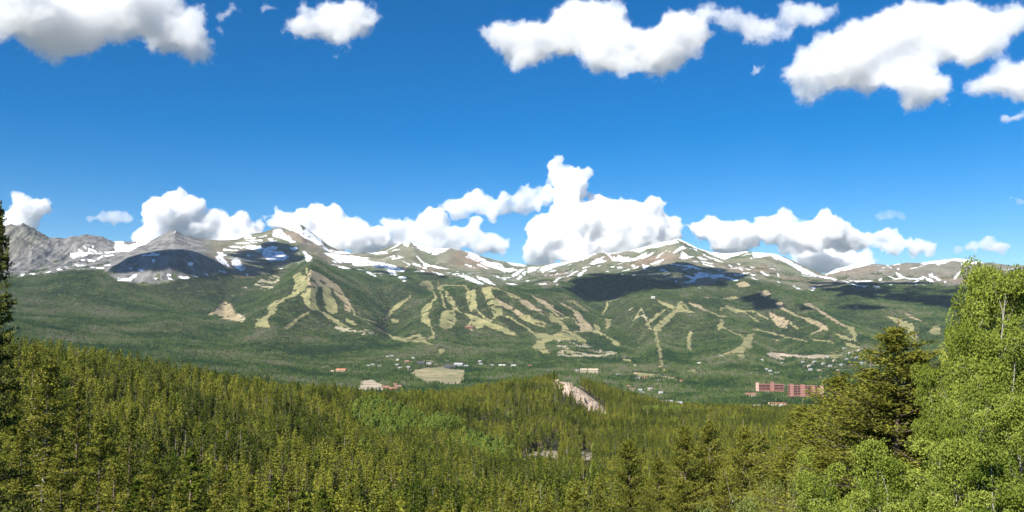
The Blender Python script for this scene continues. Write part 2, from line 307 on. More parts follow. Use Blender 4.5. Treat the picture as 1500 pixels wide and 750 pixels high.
RUNS += strips(980, 400, 5.357, 1.8, [(320,300),(380,332),(470,345)], [(540,280),(620,335),(700,380)], [(430,430),(520,480),(560,490)], [(650,440),(780,470),(950,510),(1090,540)], [(1000,330),(1050,355),(1160,385)], [(930,380),(1010,440)], [(1240,530),(1310,555)], [(620,300),(680,300)], [(880,280),(1000,335)], [(1180,440),(1120,475),(1110,490)], [(1460,490),(1430,520)])
RUNS += strips(270, 380, 5.357, 1.8, [(1310,380),(1330,430),(1370,445)], [(1400,470),(1500,490)], [(540,460),(580,470)], [(960,120),(950,60)])
MEADOW = crop(440, 510, 5.357, [(865,200),(900,170),(1020,150),(1290,170),(1280,270),(1180,270),(980,285),(920,250)])
RUNS += crop(930, 510, 5.357, [(0,185),(130,205),(135,230),(40,225),(0,215)], [(180,210),(300,235),(370,250),(300,250),(200,230)], [(390,180),(470,165),(490,205),(440,195)])
RUNS += crop(700, 510, 5.357, [(1205,185),(1365,205),(1360,230),(1290,220)], [(1135,85),(1200,95),(1195,115),(1150,105)])
DIRT = crop(440, 510, 5.357, [(465,270),(500,250),(560,250),(640,285),(660,330),(580,330),(500,335),(455,320)], [(1130,275),(1250,270),(1270,290),(1100,292)])
DIRT += crop(980, 400, 5.357, [(760,630),(800,620),(920,630),(1050,650),(1150,645),(1230,650),(1220,670),(1100,665),(940,660),(860,650),(930,690),(850,685),(780,650)])
TOWN = [[(1090,545),(1215,540),(1215,590),(1120,596),(1088,575)], [(1170,520),(1290,505),(1290,550),(1180,555)], [(575,528),(720,528),(730,540),(620,540),(590,548)],
 [(700,530),(760,528),(785,542),(705,542)], [(840,540),(880,540),(880,550),(840,550)], [(925,548),(985,545),(1005,575),(925,585)], [(950,585),(1010,585),(1010,597),(950,597)],
 [(470,535),(520,532),(520,548),(470,548)], [(545,560),(600,560),(600,577),(545,577)]]
ROAD_CUT = [[(764,668),(785,663),(818,661),(818,672),(770,674)], [(850,662),(868,663),(866,674),(852,674)], [(848,709),(868,710),(868,722),(850,722)]]
ROCKFACE = [[(818,552),(832,556),(850,570),(868,582),(884,596),(888,607),(874,608),(852,598),(838,590),(822,590),(824,575),(812,560)]]
SNAGS = [[(700,565),(800,550),(830,600),(800,612),(720,610)], [(395,590),(480,580),(480,620),(400,620)]]
ASPEN = [[(512,608),(530,585),(560,588),(590,600),(625,612),(660,628),(650,640),(600,640),(560,640),(520,635)],
 [(628,612),(665,607),(680,625),(650,640)], [(662,640),(690,640),(740,655),(760,668),(740,680),(690,668),(660,655)], [(940,600),(1000,600),(1000,606),(940,606)]]
TREELINE = np.array([(-300,410),(27,405),(88,397),(149,394),(166,408),(205,412),(240,415),(256,412),(270,402),(300,404),(330,403),(370,404),(400,398),(430,388),(455,384),(472,384),(500,392),
 (530,393),(556,398),(580,403),(600,392),(640,401),(680,412),(715,417),(740,418),(780,416),(800,420),(830,412),(850,403),(870,401),(900,399),(930,397),(960,408),(1000,415),(1030,420),(1050,412),
 (1080,411),(1095,408),(1130,412),(1160,420),(1180,424),(1210,421),(1240,417),(1300,415),(1400,418),(1800,418)], float)
CREST = np.array([(-400,345),(-200,340),(-60,336),(0,333),(20,327.5),(32,326),(44,332),(57,337),(76,349),(93,351),(100,348.5),(128,342.7),(149,345),(165,352),(196,352),(221,351),(240,341),(255,334),(269,344),(288,349),(320,352),(347,350.7),
 (357,346.7),(369,342.7),(385.7,340),(401.7,334),(412,333),(425,331),(437.7,328),(443,329),(452,336),(468,348),(481.7,358.7),(495,365),(511,369),(527,371.5),(545.7,370.7),(559,365),(577.7,356),(593.7,352.8),(604,352.5),(620,358),(641.7,361.5),
 (657.7,360.8),(671,363),(689.7,368),(708,375),(727,380),(750,384),(766,387),(790,389),(803,387),(824.7,383),(843,379),(862,372),(878,368.5),(894,369),(915,366.5),(936.7,362),(963,356.5),(982,352),(994,348.5),(1006,354),(1022,362.3),
 (1040.7,368.6),(1059,371),(1078,370),(1096.7,368.5),(1125,369.5),(1135.7,370.2),(1151.7,375.5),(1173,386),(1194,395.5),(1205,401),(1211.7,400.5),(1226,393.5),(1245,388.5),(1266,385),(1285,384.5),(1301,387),(1327.7,383.5),(1346,384.5),
 (1373,381.5),(1402,378),(1423.7,380.5),(1442,384.5),(1482,388.5),(1520,389),(1700,395),(1900,400)], float)
CREST[:, 1] += 2.0      # trimmed after comparing with the photograph

# ------------------------------------------------------------------ terrain: one sheet, in fans of rows from near to far
X = [-150, 0, 60, 100, 200, 300, 400, 500, 560, 640, 700, 760, 822, 870, 900, 960, 1000, 1140, 1300, 1500, 1650]
def tab(xs, ys): return lambda p: np.interp(p, xs, ys)
def const(v): return lambda p: np.full_like(p, float(v))
treetop = tab([-150,0,60,100,200,300,400,500,560,600,660,700,750,822,870,900,960,1000,1140,1300,1500,1650], [498,500,507,514,533,546,561,571,576,577,574,567,555,547,561,572,587,592,597,590,580,575])
ridge_r = tab([-150,0,200,400,560,700,820,1000,1150,1500,1650], [500,500,540,600,800,1000,1090,1300,1300,700,600])
# each layer: name, r(px), and either y(px) (picture row of the ground) or z(px)
LAY = [
 ('z', const(1.2), const(-1.75), 8),
 ('z', const(12), const(-4.3), 10),
 ('z', const(40), tab([0,300,750,1100,1500],[-14,-15,-16,-14,-11]), 12),
 ('z', const(120), tab([0,100,300,750,1100,1500],[-30,-33,-41,-44,-42,-36]), 20),
 ('z', tab([0,300,1500],[240,270,270]), tab([0,200,400,700,1000,1500],[-40,-52,-60,-66,-64,-52]), 36),
 ('z', tab([0,200,400,560,700,820,1000,1140,1500],[380,420,470,560,660,720,800,800,460]), tab([0,200,400,560,700,820,1000,1140,1500],[-32,-46,-58,-77,-96,-106,-110,-104,-70]), 50),
 ('y', ridge_r, lambda p: treetop(p) + 12.5 / ridge_r(p) * FOC, 26),
 ('z', const(1750), tab([0,200,500,760,900,1100,1500],[-100,-120,-165,-190,-190,-195,-190]), 26),
 ('y', const(2500), tab([-150,0,200,400,640,820,1000,1140,1500],[526,528,556,572,575,578,592,591,590]), 70),
 ('y', const(3600), tab([-150,0,200,400,500,640,820,1000,1200,1500],[488,490,515,530,540,541,537,545,549,545]), 80),
 ('y', const(5000), tab([-150,0,200,300,400,500,600,700,850,1000,1100,1250,1500],[458,460,475,478,480,488,492,500,506,508,510,500,490]), 90),
 ('y', tab([0,330,455,560,720,880,960,1100,1200,1500],[6200,6300,5900,6400,6000,6500,6100,6400,6200,6300]), tab([-150,0,150,250,330,400,455,520,570,640,720,800,880,960,1050,1120,1200,1300,1500],[427,425,420,424,436,428,410,430,452,434,426,438,452,442,447,454,452,457,452]), 90),
 ('y', tab([0,160,250,340,500,800,1500],[6900,6900,6700,7200,7300,7400,7300]), tab([-150,0,27,88,149,171,187,208,229,248,269,291,307,330,370,400,455,480,560,640,700,760,830,900,960,1050,1120,1200,1300,1400,1650],[410,408,405,397,394,386,377,371,366.5,364.5,364,367,372,380,388,393,388,397,407,414,414,417,412,407,405,408,410,417,416,416,416]), 70),
 ('y', const(8050), tab([-150,0,30,90,150,208,255,307,350,400,440,480,560,640,700,760,830,900,990,1050,1120,1200,1300,1400,1650],[402,400,400,394,388,374,368,368,372,374,372,385,393,394,401,406,399,390,378,390,393,411,406,401,403]), 100),
 ('y', tab([0,250,440,600,780,990,1200,1400],[9200,8900,9300,9000,9100,8900,9200,9600]), tab(CREST[:,0], CREST[:,1]), 16),
 ('z', const(10600), const(350), 8),
 ('z', const(14000), const(-150), 6),
 ('z', const(24000), const(-250), 1),
]
AZF = np.radians(np.linspace(-33.5, 33.5, 1500))
AZO = np.radians(np.concatenate([np.arange(36, 180.1, 6.0)]))
AZ = np.concatenate([-AZO[::-1], AZF, AZO[:-1]])     # goes round the camera; the seam lies behind it
NC = len(AZ); NF0 = len(AZO); NF1 = NF0 + len(AZF)
def layer_rz(L):
    kind, rf, vf, n = L
    p = 750 + FOC * np.tan(np.clip(AZ, -0.62, 0.62)) * math.cos(PITCH)
    if kind == 'z':
        pc = np.clip(p, -150, 1650); return rf(pc), vf(pc)
    q = p.copy()
    for _ in range(4):
        yy = vf(np.clip(q, -300, 1800)); v = -(yy - 375) / FOC
        q = 750 + FOC * np.tan(np.clip(AZ, -0.62, 0.62)) * (math.cos(PITCH) - v * math.sin(PITCH))
    _, s = ray(q, vf(np.clip(q, -300, 1800))); r = rf(np.clip(q, -150, 1650))
    return r, r * s
KR, KZ = zip(*[layer_rz(L) for L in LAY]); KR = np.array(KR).T; KZ = np.array(KZ).T        # (columns, knots)
w_out = sstep(math.radians(40), math.radians(85), np.abs(AZ))[:, None]
KZ = KZ * (1 - w_out) + w_out * np.where(KR < 200, KR * 0.1 - 1.9, np.minimum(18 + KR * 0.01, 200))
TR = np.concatenate([k + np.linspace(0, 1, L[3], endpoint=False) for k, L in enumerate(LAY)] )
TR = TR[TR <= len(LAY) - 1]
def pchip(V, t):
    d = np.diff(V, axis=1); m = np.zeros_like(V)
    a, b = d[:, :-1], d[:, 1:]
    m[:, 1:-1] = np.where(a * b > 0, 2 * a * b / (a + b + 1e-12 * np.sign(a + b + 1e-30)), 0)
    m[:, 0] = d[:, 0]; m[:, -1] = d[:, -1]
    k = np.minimum(t.astype(int), V.shape[1] - 2); u = t - k
    h00 = 2*u**3 - 3*u**2 + 1; h10 = u**3 - 2*u**2 + u; h01 = -2*u**3 + 3*u**2; h11 = u**3 - u**2
    return h00 * V[:, k] + h10 * m[:, k] + h01 * V[:, k + 1] + h11 * m[:, k + 1]
GR = np.exp(pchip(np.log(KR), TR)); GZ = pchip(KZ, TR)                                     # (columns, rows)
GX = GR * np.sin(AZ)[:, None]; GY = GR * np.cos(AZ)[:, None]
T2 = np.broadcast_to(TR[None, :], GR.shape)
# relief: gullies and ribs on the mountain, soft hummocks nearer
mt = sstep(10.2, 12.5, T2) * (1 - sstep(14.5, 15.5, T2))
slope_dir = fbm(GX / 900, GY / 2200, octv=5, seed=11, ridged=True) - 0.62
rocky = sstep(230, 60, project(GX, GY, GZ)[0]) * sstep(12.6, 13.2, T2) * (1 - sstep(14.3, 15, T2))
crest_soft = 1 - 0.72 * np.exp(-((T2 - 14) / 0.22) ** 2) - 0.5 * np.exp(-((T2 - 12) / 0.2) ** 2)
GZ = GZ + mt * crest_soft * (70 * slope_dir + 16 * (fbm(GX / 160, GY / 160, octv=4, seed=21) - 0.5))
GZ = GZ + rocky * (95 * (fbm(GX / 105, GY / 420, octv=5, seed=31, ridged=True, gain=0.6) - 0.68))
def toward(line, width):
    """1 on a line drawn over the slopes, fading to 0 at its width"""
    P = np.array(line, float); best = np.full(PX0.shape, 1e9)
    for (ax, ay), (bx, by) in zip(P[:-1], P[1:]):
        dx, dy = bx - ax, by - ay; t = np.clip(((PX0 - ax) * dx + (PY0 - ay) * dy) / (dx * dx + dy * dy), 0, 1)
        best = np.minimum(best, np.hypot(PX0 - ax - t * dx, (PY0 - ay - t * dy)))
    return np.exp(-(best / width) ** 2)
PX0, PY0 = project(GX, GY, GZ); zone = sstep(8.6, 9.2, T2) * (1 - sstep(11.9, 12.6, T2))
for line, width, amp in [([(455,392),(440,430),(400,475)],30,60), ([(470,392),(510,440),(545,480)],26,40), ([(640,408),(600,450),(562,484)],16,-75), ([(330,440),(380,425),(430,392)],14,-45),
 ([(600,425),(640,450),(650,490)],26,42), ([(700,425),(760,455),(830,490)],30,48), ([(800,425),(870,455),(915,495)],18,34), ([(860,440),(905,470),(935,505)],15,-60),
 ([(945,435),(930,470),(960,510)],26,40), ([(1010,445),(1050,480),(1080,510)],34,44), ([(1075,445),(1130,480),(1150,515)],22,-42), ([(1130,440),(1200,470),(1270,510)],24,44),
 ([(1190,440),(1270,470),(1330,500)],16,-38), ([(1250,440),(1330,465),(1420,490)],26,40), ([(200,425),(280,450),(330,475)],24,-34), ([(90,415),(180,440),(250,470)],30,36)]:
    GZ = GZ + zone * amp * toward(line, width)
mid = sstep(8.2, 9.2, T2) * (1 - sstep(10.5, 12, T2))
GZ = GZ + mid * (46 * (fbm(GX / 420, GY / 1000, octv=4, seed=41) - 0.5))
near = sstep(2.0, 3.2, T2) * (1 - sstep(7.2, 8.5, T2))
GZ = GZ + near * (7 * (fbm(GX / 140, GY / 140, octv=4, seed=51) - 0.5))
GZ = GZ + 0.25 * sstep(0.5, 1.5, T2) * (fbm(GX / 6, GY / 6, octv=3, seed=61) - 0.5)
PX, PY = project(GX, GY, GZ)

# ---- cover of every point of the sheet
wx = PX + 5.5 * (fbm(GX / 60, GY / 60, octv=3, seed=71) - 0.5) + 2.4 * (vnoise(GX / 18, GY / 18, seed=74) - 0.5)
wy = PY + 3.0 * (fbm(GX / 60, GY / 60, octv=3, seed=72) - 0.5) + 1.3 * (vnoise(GX / 18, GY / 18, seed=75) - 0.5)
def mask(polys, tmin, tmax, x=wx, y=wy):
    m = np.zeros(GR.shape, bool); sel = (TR >= tmin) & (TR <= tmax)
    xs, ys = np.ascontiguousarray(x[:, sel]), np.ascontiguousarray(y[:, sel]); r = np.zeros(xs.shape, bool)
    for p in polys: r |= inside(xs, ys, p)
    m[:, sel] = r
    return m
sx = PX + 4.0 * (fbm(GX / 40, GY / 40, octv=3, seed=76) - 0.5); sy = PY + 2.2 * (fbm(GX / 40, GY / 40, octv=3, seed=77) - 0.5)
snow = mask(SNOW, 11.0, 14.7, sx, sy)
streak = fbm((GX * 0.8 + GY * 0.6) / 260, (GY * 0.8 - GX * 0.6) / 40, octv=4, seed=85)
snow |= (T2 > 12.1) & (T2 < 14.3) & (streak > 0.77) & (PX > 330)
snow &= ~((fbm(GX / 26, GY / 26, octv=3, seed=86) > 0.66) & (T2 < 13.9))
runs = mask(RUNS, 7.6, 12.9); runs |= np.roll(runs, 1, 0); tan_ = mask(TAN, 8.6, 13.2); speck = mask(SPECK, 7.6, 12.9); meadow = mask(MEADOW, 7.6, 10); dirt = mask(DIRT, 7.6, 10.5)
town = mask(TOWN, 7.6, 10); cut = mask(ROAD_CUT, 3.5, 6.6); rockface = mask(ROCKFACE, 5.0, 6.4)
n_small = fbm(GX / 45, GY / 45, octv=3, seed=81); n_big = fbm(GX / 420, GY / 420, octv=4, seed=82); n_mid = fbm(GX / 130, GY / 130, octv=4, seed=83)
tl = np.interp(PX, TREELINE[:, 0], TREELINE[:, 1])
depth_below = PY - tl + 9 * (n_mid - 0.5)
tcov = sstep(-1.5, 3.5, depth_below + 5 * (n_small - 0.5))
tcov = np.where(T2 < 9.5, 1.0, tcov) * (T2 < 13.3)
patchy = (T2 > 10.5) & (depth_below < 0) & (depth_below > -16) & (n_mid > 0.60)
tcov = np.where(patchy, 0.5, tcov)
isl = (fbm(GX / 38, GY / 38, octv=3, seed=88) > 0.715) & (T2 > 8.6)
runs &= ~isl; tan_ &= ~isl
bare = runs | tan_ | meadow | dirt | snow | cut | rockface | (speck & (n_small > 0.47))
alpine = (1 - sstep(-1.5, 3.5, depth_below)) * (T2 > 10.2)
bd = bare.copy()
for ax_, st in ((0, 1), (0, -1), (1, 1), (1, -1), (1, -2)): bd |= np.roll(bare, st, ax_) & ((st != -2) | (T2 > 9))
tcov = np.where(bare, 0.0, tcov); tcov = np.where(bd & ~bare & ~speck, tcov * 0.08, tcov); tcov = np.where(town, tcov * 0.58, tcov)

def C(*rgb): return np.array(rgb, float)
colr = np.zeros(GR.shape + (3,)); colr[:] = C(0.035, 0.040, 0.018)
def lay(m, c): 
    m = np.asarray(m, float)[..., None]; colr[:] = colr * (1 - m) + np.asarray(c) * m
vary = lambda n, a, b: a + (b - a) * np.clip((n - 0.3) / 0.4, 0, 1)[..., None]
tundra = vary(n_mid, C(0.105, 0.106, 0.066), C(0.195, 0.182, 0.128)); tundra = tundra + (vary(n_big, C(-0.02, 0.0, -0.012), C(0.03, 0.008, 0.012)))
lay(alpine, np.clip(tundra, 0.02, 1))
greyrock = vary(n_small, C(0.095, 0.093, 0.092), C(0.225, 0.213, 0.20))
lay(alpine * sstep(325, 285, PX) * (0.55 + 0.45 * sstep(60, 110, PX + (PY - 345) * 2.0)), greyrock)
lay(alpine * sstep(1190, 1240, PX) * 0.6, vary(n_small, C(0.16, 0.14, 0.11), C(0.25, 0.22, 0.18)))
lay(alpine * sstep(0.55, 0.66, n_mid) * sstep(560, 600, PX) * (1 - sstep(-2, -18, depth_below)) * 0.8, C(0.075, 0.095, 0.045))
lay(alpine * sstep(0.56, 0.70, n_big) * 0.32 * sstep(285, 310, PX), vary(n_small, C(0.20, 0.13, 0.085), C(0.29, 0.20, 0.14)))
lay((T2 > 9.4) & (T2 < 13.3) & (n_small > 0.66) & (tcov > 0.1), C(0.09, 0.10, 0.045))
lay(speck & (n_small > 0.47), vary(n_small, C(0.24, 0.22, 0.13), C(0.38, 0.34, 0.23)))
lay(runs, vary(n_small, C(0.18, 0.18, 0.080), C(0.29, 0.265, 0.12)))
lay(tan_, vary(n_small, C(0.26, 0.215, 0.12), C(0.36, 0.29, 0.18)))
lay(meadow, vary(n_small, C(0.20, 0.19, 0.10), C(0.31, 0.27, 0.155)))
lay(dirt, vary(n_small, C(0.32, 0.265, 0.185), C(0.45, 0.38, 0.28)))
lay(town & ~bare & (n_small > 0.52), vary(n_small, C(0.09, 0.10, 0.045), C(0.22, 0.19, 0.12)))
lay(cut, vary(n_small, C(0.30, 0.255, 0.185), C(0.42, 0.36, 0.27)))
lay(rockface, vary(n_small, C(0.24, 0.18, 0.13), C(0.38, 0.30, 0.23)))
lay(snow, C(0.86, 0.875, 0.90))
colr = np.clip(colr, 0.01, 0.95)

verts = np.stack([GX, GY, GZ], -1).reshape(-1, 3); NR = len(TR)
ci = np.arange(NC); cn = (ci + 1) % NC
A_, B_ = np.meshgrid(ci, np.arange(NR - 1), indexing='ij')
f0 = A_ * NR + B_; f1 = cn[A_] * NR + B_
faces = np.stack([f1, f0, f0 + 1, f1 + 1], -1).reshape(-1, 4)
inner = len(verts)                                    # close the hole under the camera
verts = np.vstack([verts, [[0, 0, -1.75]]])
hole = np.stack([cn * NR, np.full(NC, inner), ci * NR], -1)
mt_g = bpy.data.materials.new('mountain_ground'); mt_g.use_nodes = True; nt = mt_g.node_tree; b = nt.nodes['Principled BSDF']
b.inputs['Roughness'].default_value = 0.92; b.inputs['Specular IOR Level'].default_value = 0.12
at = nt.nodes.new('ShaderNodeAttribute'); at.attribute_name = 'cover'
geo = nt.nodes.new('ShaderNodeNewGeometry')
n1 = nt.nodes.new('ShaderNodeTexNoise'); n1.inputs['Scale'].default_value = 0.045; n1.inputs['Detail'].default_value = 8; n1.inputs['Roughness'].default_value = 0.65
n2 = nt.nodes.new('ShaderNodeTexNoise'); n2.inputs['Scale'].default_value = 0.6; n2.inputs['Detail'].default_value = 6
mr = nt.nodes.new('ShaderNodeMapRange'); mr.inputs['From Min'].default_value = 0.3; mr.inputs['From Max'].default_value = 0.7; mr.inputs['To Min'].default_value = 0.72; mr.inputs['To Max'].default_value = 1.2
mx = nt.nodes.new('ShaderNodeMixRGB'); mx.blend_type = 'MULTIPLY'; mx.inputs[0].default_value = 1.0
bp = nt.nodes.new('ShaderNodeBump'); bp.inputs['Strength'].default_value = 0.75; bp.inputs['Distance'].default_value = 9.0
nt.links.new(geo.outputs['Position'], n1.inputs['Vector']); nt.links.new(geo.outputs['Position'], n2.inputs['Vector'])
nt.links.new(n1.outputs['Fac'], mr.inputs['Value']); nt.links.new(at.outputs['Color'], mx.inputs[1]); nt.links.new(mr.outputs[0], mx.inputs[2])
nt.links.new(mx.outputs[0], b.inputs['Base Color']); nt.links.new(n1.outputs['Fac'], bp.inputs['Height']); nt.links.new(bp.outputs[0], b.inputs['Normal'])
me = mesh_np('ground', verts, [faces, hole], [mt_g], smooth=True)
cattr(me, 'cover', np.vstack([colr.reshape(-1, 3), [[0.1, 0.1, 0.06]]]))
ground = tag(add_obj('ground', me), kind='structure')

def ground_at(px, r):
    """height of the sheet at a picture column and a distance"""
    az = float(ray(px, 480)[0]); c = np.interp(az, AZ, np.arange(NC)); c0 = int(c); c1 = min(c0 + 1, NC - 1); w = c - c0
    z = np.interp(r, GR[c0], GZ[c0]) * (1 - w) + np.interp(r, GR[c1], GZ[c1]) * w
    return Vector((r * math.sin(az), r * math.cos(az), z))

def ground_hit(px, py, rmin=0, rmax=1e9):
    """first point of the sheet seen through a pixel, between two distances"""
    az, s = ray(px, py); c0 = int(round(np.interp(float(az), AZ, np.arange(NC))))
    k = np.nonzero((GR[c0] >= rmin) & (GR[c0] <= rmax) & (GZ[c0] / GR[c0] >= s))[0]
    r = GR[c0][k[0]] if len(k) else min(rmax, 9000)
    return Vector((r * math.sin(az), r * math.cos(az), np.interp(r, GR[c0], GZ[c0])))
# ------------------------------------------------------------------ clouds: lumpy bodies filled with white vapour
def vapour(name, density, scale, erode=0.5, q=1.0, soft=0.30, white=0.97):
    """vapour thinning towards the skin of its body and torn there into wisps"""
    m = bpy.data.materials.new(name); m.use_nodes = True; nt = m.node_tree; nt.nodes.clear()
    v = nt.nodes.new('ShaderNodeVolumePrincipled'); o = nt.nodes.new('ShaderNodeOutputMaterial')
    v.inputs['Color'].default_value = (white, white + 0.002, white + 0.006, 1); v.inputs['Anisotropy'].default_value = 0.0; v.inputs['Density Attribute'].default_value = ''
    a = nt.nodes.new('ShaderNodeAttribute'); a.attribute_name = 'density'
    g = nt.nodes.new('ShaderNodeNewGeometry'); n = nt.nodes.new('ShaderNodeTexNoise'); n.inputs['Scale'].default_value = 1.0 / scale
    n.inputs['Detail'].default_value = 5.0; n.inputs['Roughness'].default_value = 0.7
    e = nt.nodes.new('ShaderNodeMapRange'); e.inputs['From Min'].default_value = 0.28; e.inputs['From Max'].default_value = 0.72
    e.inputs['To Min'].default_value = 0.0; e.inputs['To Max'].default_value = erode * q
    d = nt.nodes.new('ShaderNodeMath'); d.operation = 'SUBTRACT'
    r = nt.nodes.new('ShaderNodeMapRange'); r.interpolation_type = 'SMOOTHSTEP'
    r.inputs['From Min'].default_value = 0.0; r.inputs['From Max'].default_value = soft * q; r.inputs['To Max'].default_value = density
    nt.links.new(g.outputs['Position'], n.inputs['Vector']); nt.links.new(n.outputs['Fac'], e.inputs['Value'])
    nt.links.new(a.outputs['Fac'], d.inputs[0]); nt.links.new(e.outputs[0], d.inputs[1]); nt.links.new(d.outputs[0], r.inputs['Value'])
    nt.links.new(r.outputs[0], v.inputs['Density']); nt.links.new(v.outputs[0], o.inputs['Volume'])
    return m

def fill_with_vapour(o, mat, voxel, band):
    ng = bpy.data.node_groups.new('vapour_fill', 'GeometryNodeTree')
    ng.interface.new_socket('Geometry', in_out='INPUT', socket_type='NodeSocketGeometry'); ng.interface.new_socket('Geometry', in_out='OUTPUT', socket_type='NodeSocketGeometry')
    i = ng.nodes.new('NodeGroupInput'); q = ng.nodes.new('NodeGroupOutput'); mv = ng.nodes.new('GeometryNodeMeshToVolume'); sm = ng.nodes.new('GeometryNodeSetMaterial')
    mv.resolution_mode = 'VOXEL_SIZE'; mv.inputs['Voxel Size'].default_value = voxel; mv.inputs['Interior Band Width'].default_value = band; mv.inputs['Density'].default_value = 1.0
    sm.inputs['Material'].default_value = mat
    ng.links.new(i.outputs[0], mv.inputs['Mesh']); ng.links.new(mv.outputs[0], sm.inputs[0]); ng.links.new(sm.outputs[0], q.inputs[0])
    md = o.modifiers.new('vapour', 'NODES'); md.node_group = ng

def ico(sub):
    bm = bmesh.new(); bmesh.ops.create_icosphere(bm, subdivisions=sub, radius=1.0)
    v = np.array([x.co[:] for x in bm.verts]); f = np.array([[q.index for q in p.verts] for p in bm.faces]); bm.free()
    return v, f
ICO2, ICO1 = ico(2), ico(1)

def voxel_skin(me, voxel):
    o = bpy.data.objects.new('lumps', me); col.objects.link(o)
    md = o.modifiers.new('r', 'REMESH'); md.mode = 'VOXEL'; md.voxel_size = voxel
    dg = bpy.context.evaluated_depsgraph_get(); dg.update(); out = bpy.data.meshes.new_from_object(o.evaluated_get(dg))
    bpy.data.objects.remove(o); bpy.data.meshes.remove(me)
    return out

def lumps(cents, rads, voxel, rough, seed, name, swell=4.5):
    vs, fs, n = [], [], 0
    for c, r in zip(cents, rads):
        v, f = ICO2 if r > voxel * 5 else ICO1
        vs.append(v * r + c); fs.append(f + n); n += len(v)
    me = mesh_np('lumps', np.vstack(vs), np.vstack(fs)); out = voxel_skin(me, voxel)
    nv = len(out.vertices); co = np.zeros(nv * 3); out.vertices.foreach_get('co', co); co = co.reshape(-1, 3)
    nn = np.zeros(nv * 3); out.vertices.foreach_get('normal', nn); nn = nn.reshape(-1, 3)
    s = voxel
    d = (fbm(co[:, 0] / (9 * s), co[:, 1] / (9 * s), co[:, 2] / (9 * s), octv=4, seed=seed, gain=0.6) - 0.5) * 2
    d2 = (fbm(co[:, 0] / (26 * s), co[:, 1] / (26 * s), co[:, 2] / (26 * s), octv=2, seed=seed + 9) - 0.5) * 2
    co = co + nn * (d * 4.2 * rough + d2 * swell * rough)[:, None] * s
    out.vertices.foreach_set('co', co.ravel()); out.update(); out = voxel_skin(out, voxel * 0.9)
    out.polygons.foreach_set('use_smooth', np.ones(len(out.polygons), bool)); out.update(); out.name = name
    return out

def cloud(label, blobs, dist, density, seed, rough=None, kids=12, fine=1.0, flat=0.8, group=None, name='cloud', erode=None):
    """blobs: (px, py, radius in px); dist: metres away"""
    rs = np.random.RandomState(seed); cents, rads = [], []; low = group == G1
    if rough is None: rough = 1.7 if low else 2.3
    if erode is None: erode = 0.98 if low else 0.55
    k = dist / FOC
    for bx, by, br in blobs:
        R = br * k; P = place(bx, by, dist + rs.uniform(-0.5, 0.5) * R)
        cents.append(P); rads.append(R * (1.21 if low else 1.14))
        for _ in range(kids):
            u = rs.normal(size=3); u /= np.linalg.norm(u); r2 = R * rs.uniform(0.22, 0.42)
            P2 = P + u * (R * 0.86) * np.array([1, 1, flat]); cents.append(P2); rads.append(r2)
            for _ in range(4):
                u2 = u * 0.7 + rs.normal(size=3) * 0.7; u2 /= np.linalg.norm(u2)
                cents.append(P2 + u2 * r2 * 0.85); rads.append(r2 * rs.uniform(0.3, 0.5))
    me = lumps(cents, rads, k * 1.5 * fine, rough, seed, name, 7.5 if low else 3.5)
    mat = vapour('cloud_vapour', density, (9 if low else 8) * k, erode, 0.8, 0.62 if low else 0.30, 0.955 if low else 0.985); me.materials.append(mat)
    o = add_obj(name, me); fill_with_vapour(o, mat, k * (1.45 + 0.0137 * seed) * fine, (14 if low else 8) * k); return tag(o, label, 'cloud', group, 'stuff')

G1 = 'fair weather clouds overhead'; G2 = 'cumulus clouds behind the peaks'
D1, D2 = 9500.0, 21000.0
K1, K2 = 0.0085, 0.009
cloud('broad white cloud with ragged underside cut by the upper left corner', [(20,8,45),(70,30,45),(50,55,22),(95,50,40),(92,70,18),(130,20,45),(175,18,45),(225,20,42),(255,45,36),(280,65,30),(265,72,22),(235,60,28),(200,40,28),(285,30,22),(300,62,16),(110,72,16)], D1, K1, 1, group=G1)
cloud('small round white cloud with a thin tail, second from the upper left corner', [(420,38,16),(450,35,28),(485,28,34),(520,28,34),(545,22,18),(500,60,22),(490,82,13),(515,75,12)], D1, K1, 2, group=G1)
cloud('thin broken wisp of cloud between the two upper left clouds', [(340,18,12),(352,22,10),(330,25,8),(390,12,9),(402,16,6),(330,48,7),(352,50,9),(362,60,6)], D1, 0.006, 3, kids=8, rough=1.5, group=G1)
cloud('long white cloud with two humps across the top centre', [(705,48,18),(740,55,32),(780,60,38),(825,45,42),(860,35,45),(895,20,28),(910,70,36),(950,75,38),(985,60,40),(1010,45,28),(940,105,16),(880,80,30),(765,85,22),(920,92,22)], D1, K1, 4, group=G1)
cloud('thin grey white cloud trailing right of the long centre cloud', [(1035,20,22),(1065,30,24),(1095,40,22),(1125,45,22),(1150,50,16),(1160,20,22),(1190,18,20),(1215,15,10),(1045,5,14)], D1, 0.007, 5, rough=1.3, group=G1)
cloud('big white cloud leaning to the upper right corner', [(1160,110,22),(1190,105,36),(1225,90,42),(1260,75,46),(1300,60,46),(1340,45,46),(1385,45,44),(1430,50,40),(1465,35,28),(1490,28,16),(1330,105,30),(1345,130,28),(1330,152,18),(1365,130,20),(1280,110,28),(1385,155,12),(1240,40,14)], D1, K1, 6, group=G1)
cloud('white cloud entering low at the upper right edge', [(1425,140,16),(1455,128,24),(1490,115,28),(1520,110,30)], D1, K1, 7, group=G1)
cloud('smallest puff of cloud at the right edge, below the others', [(1480,182,9),(1500,172,12)], D1, 0.012, 8, kids=8, group=G1)
cloud('tiny faint puff alone left of the big right cloud', [(1108,104,11),(1118,98,6)], D1, 0.008, 9, kids=8, group=G1)
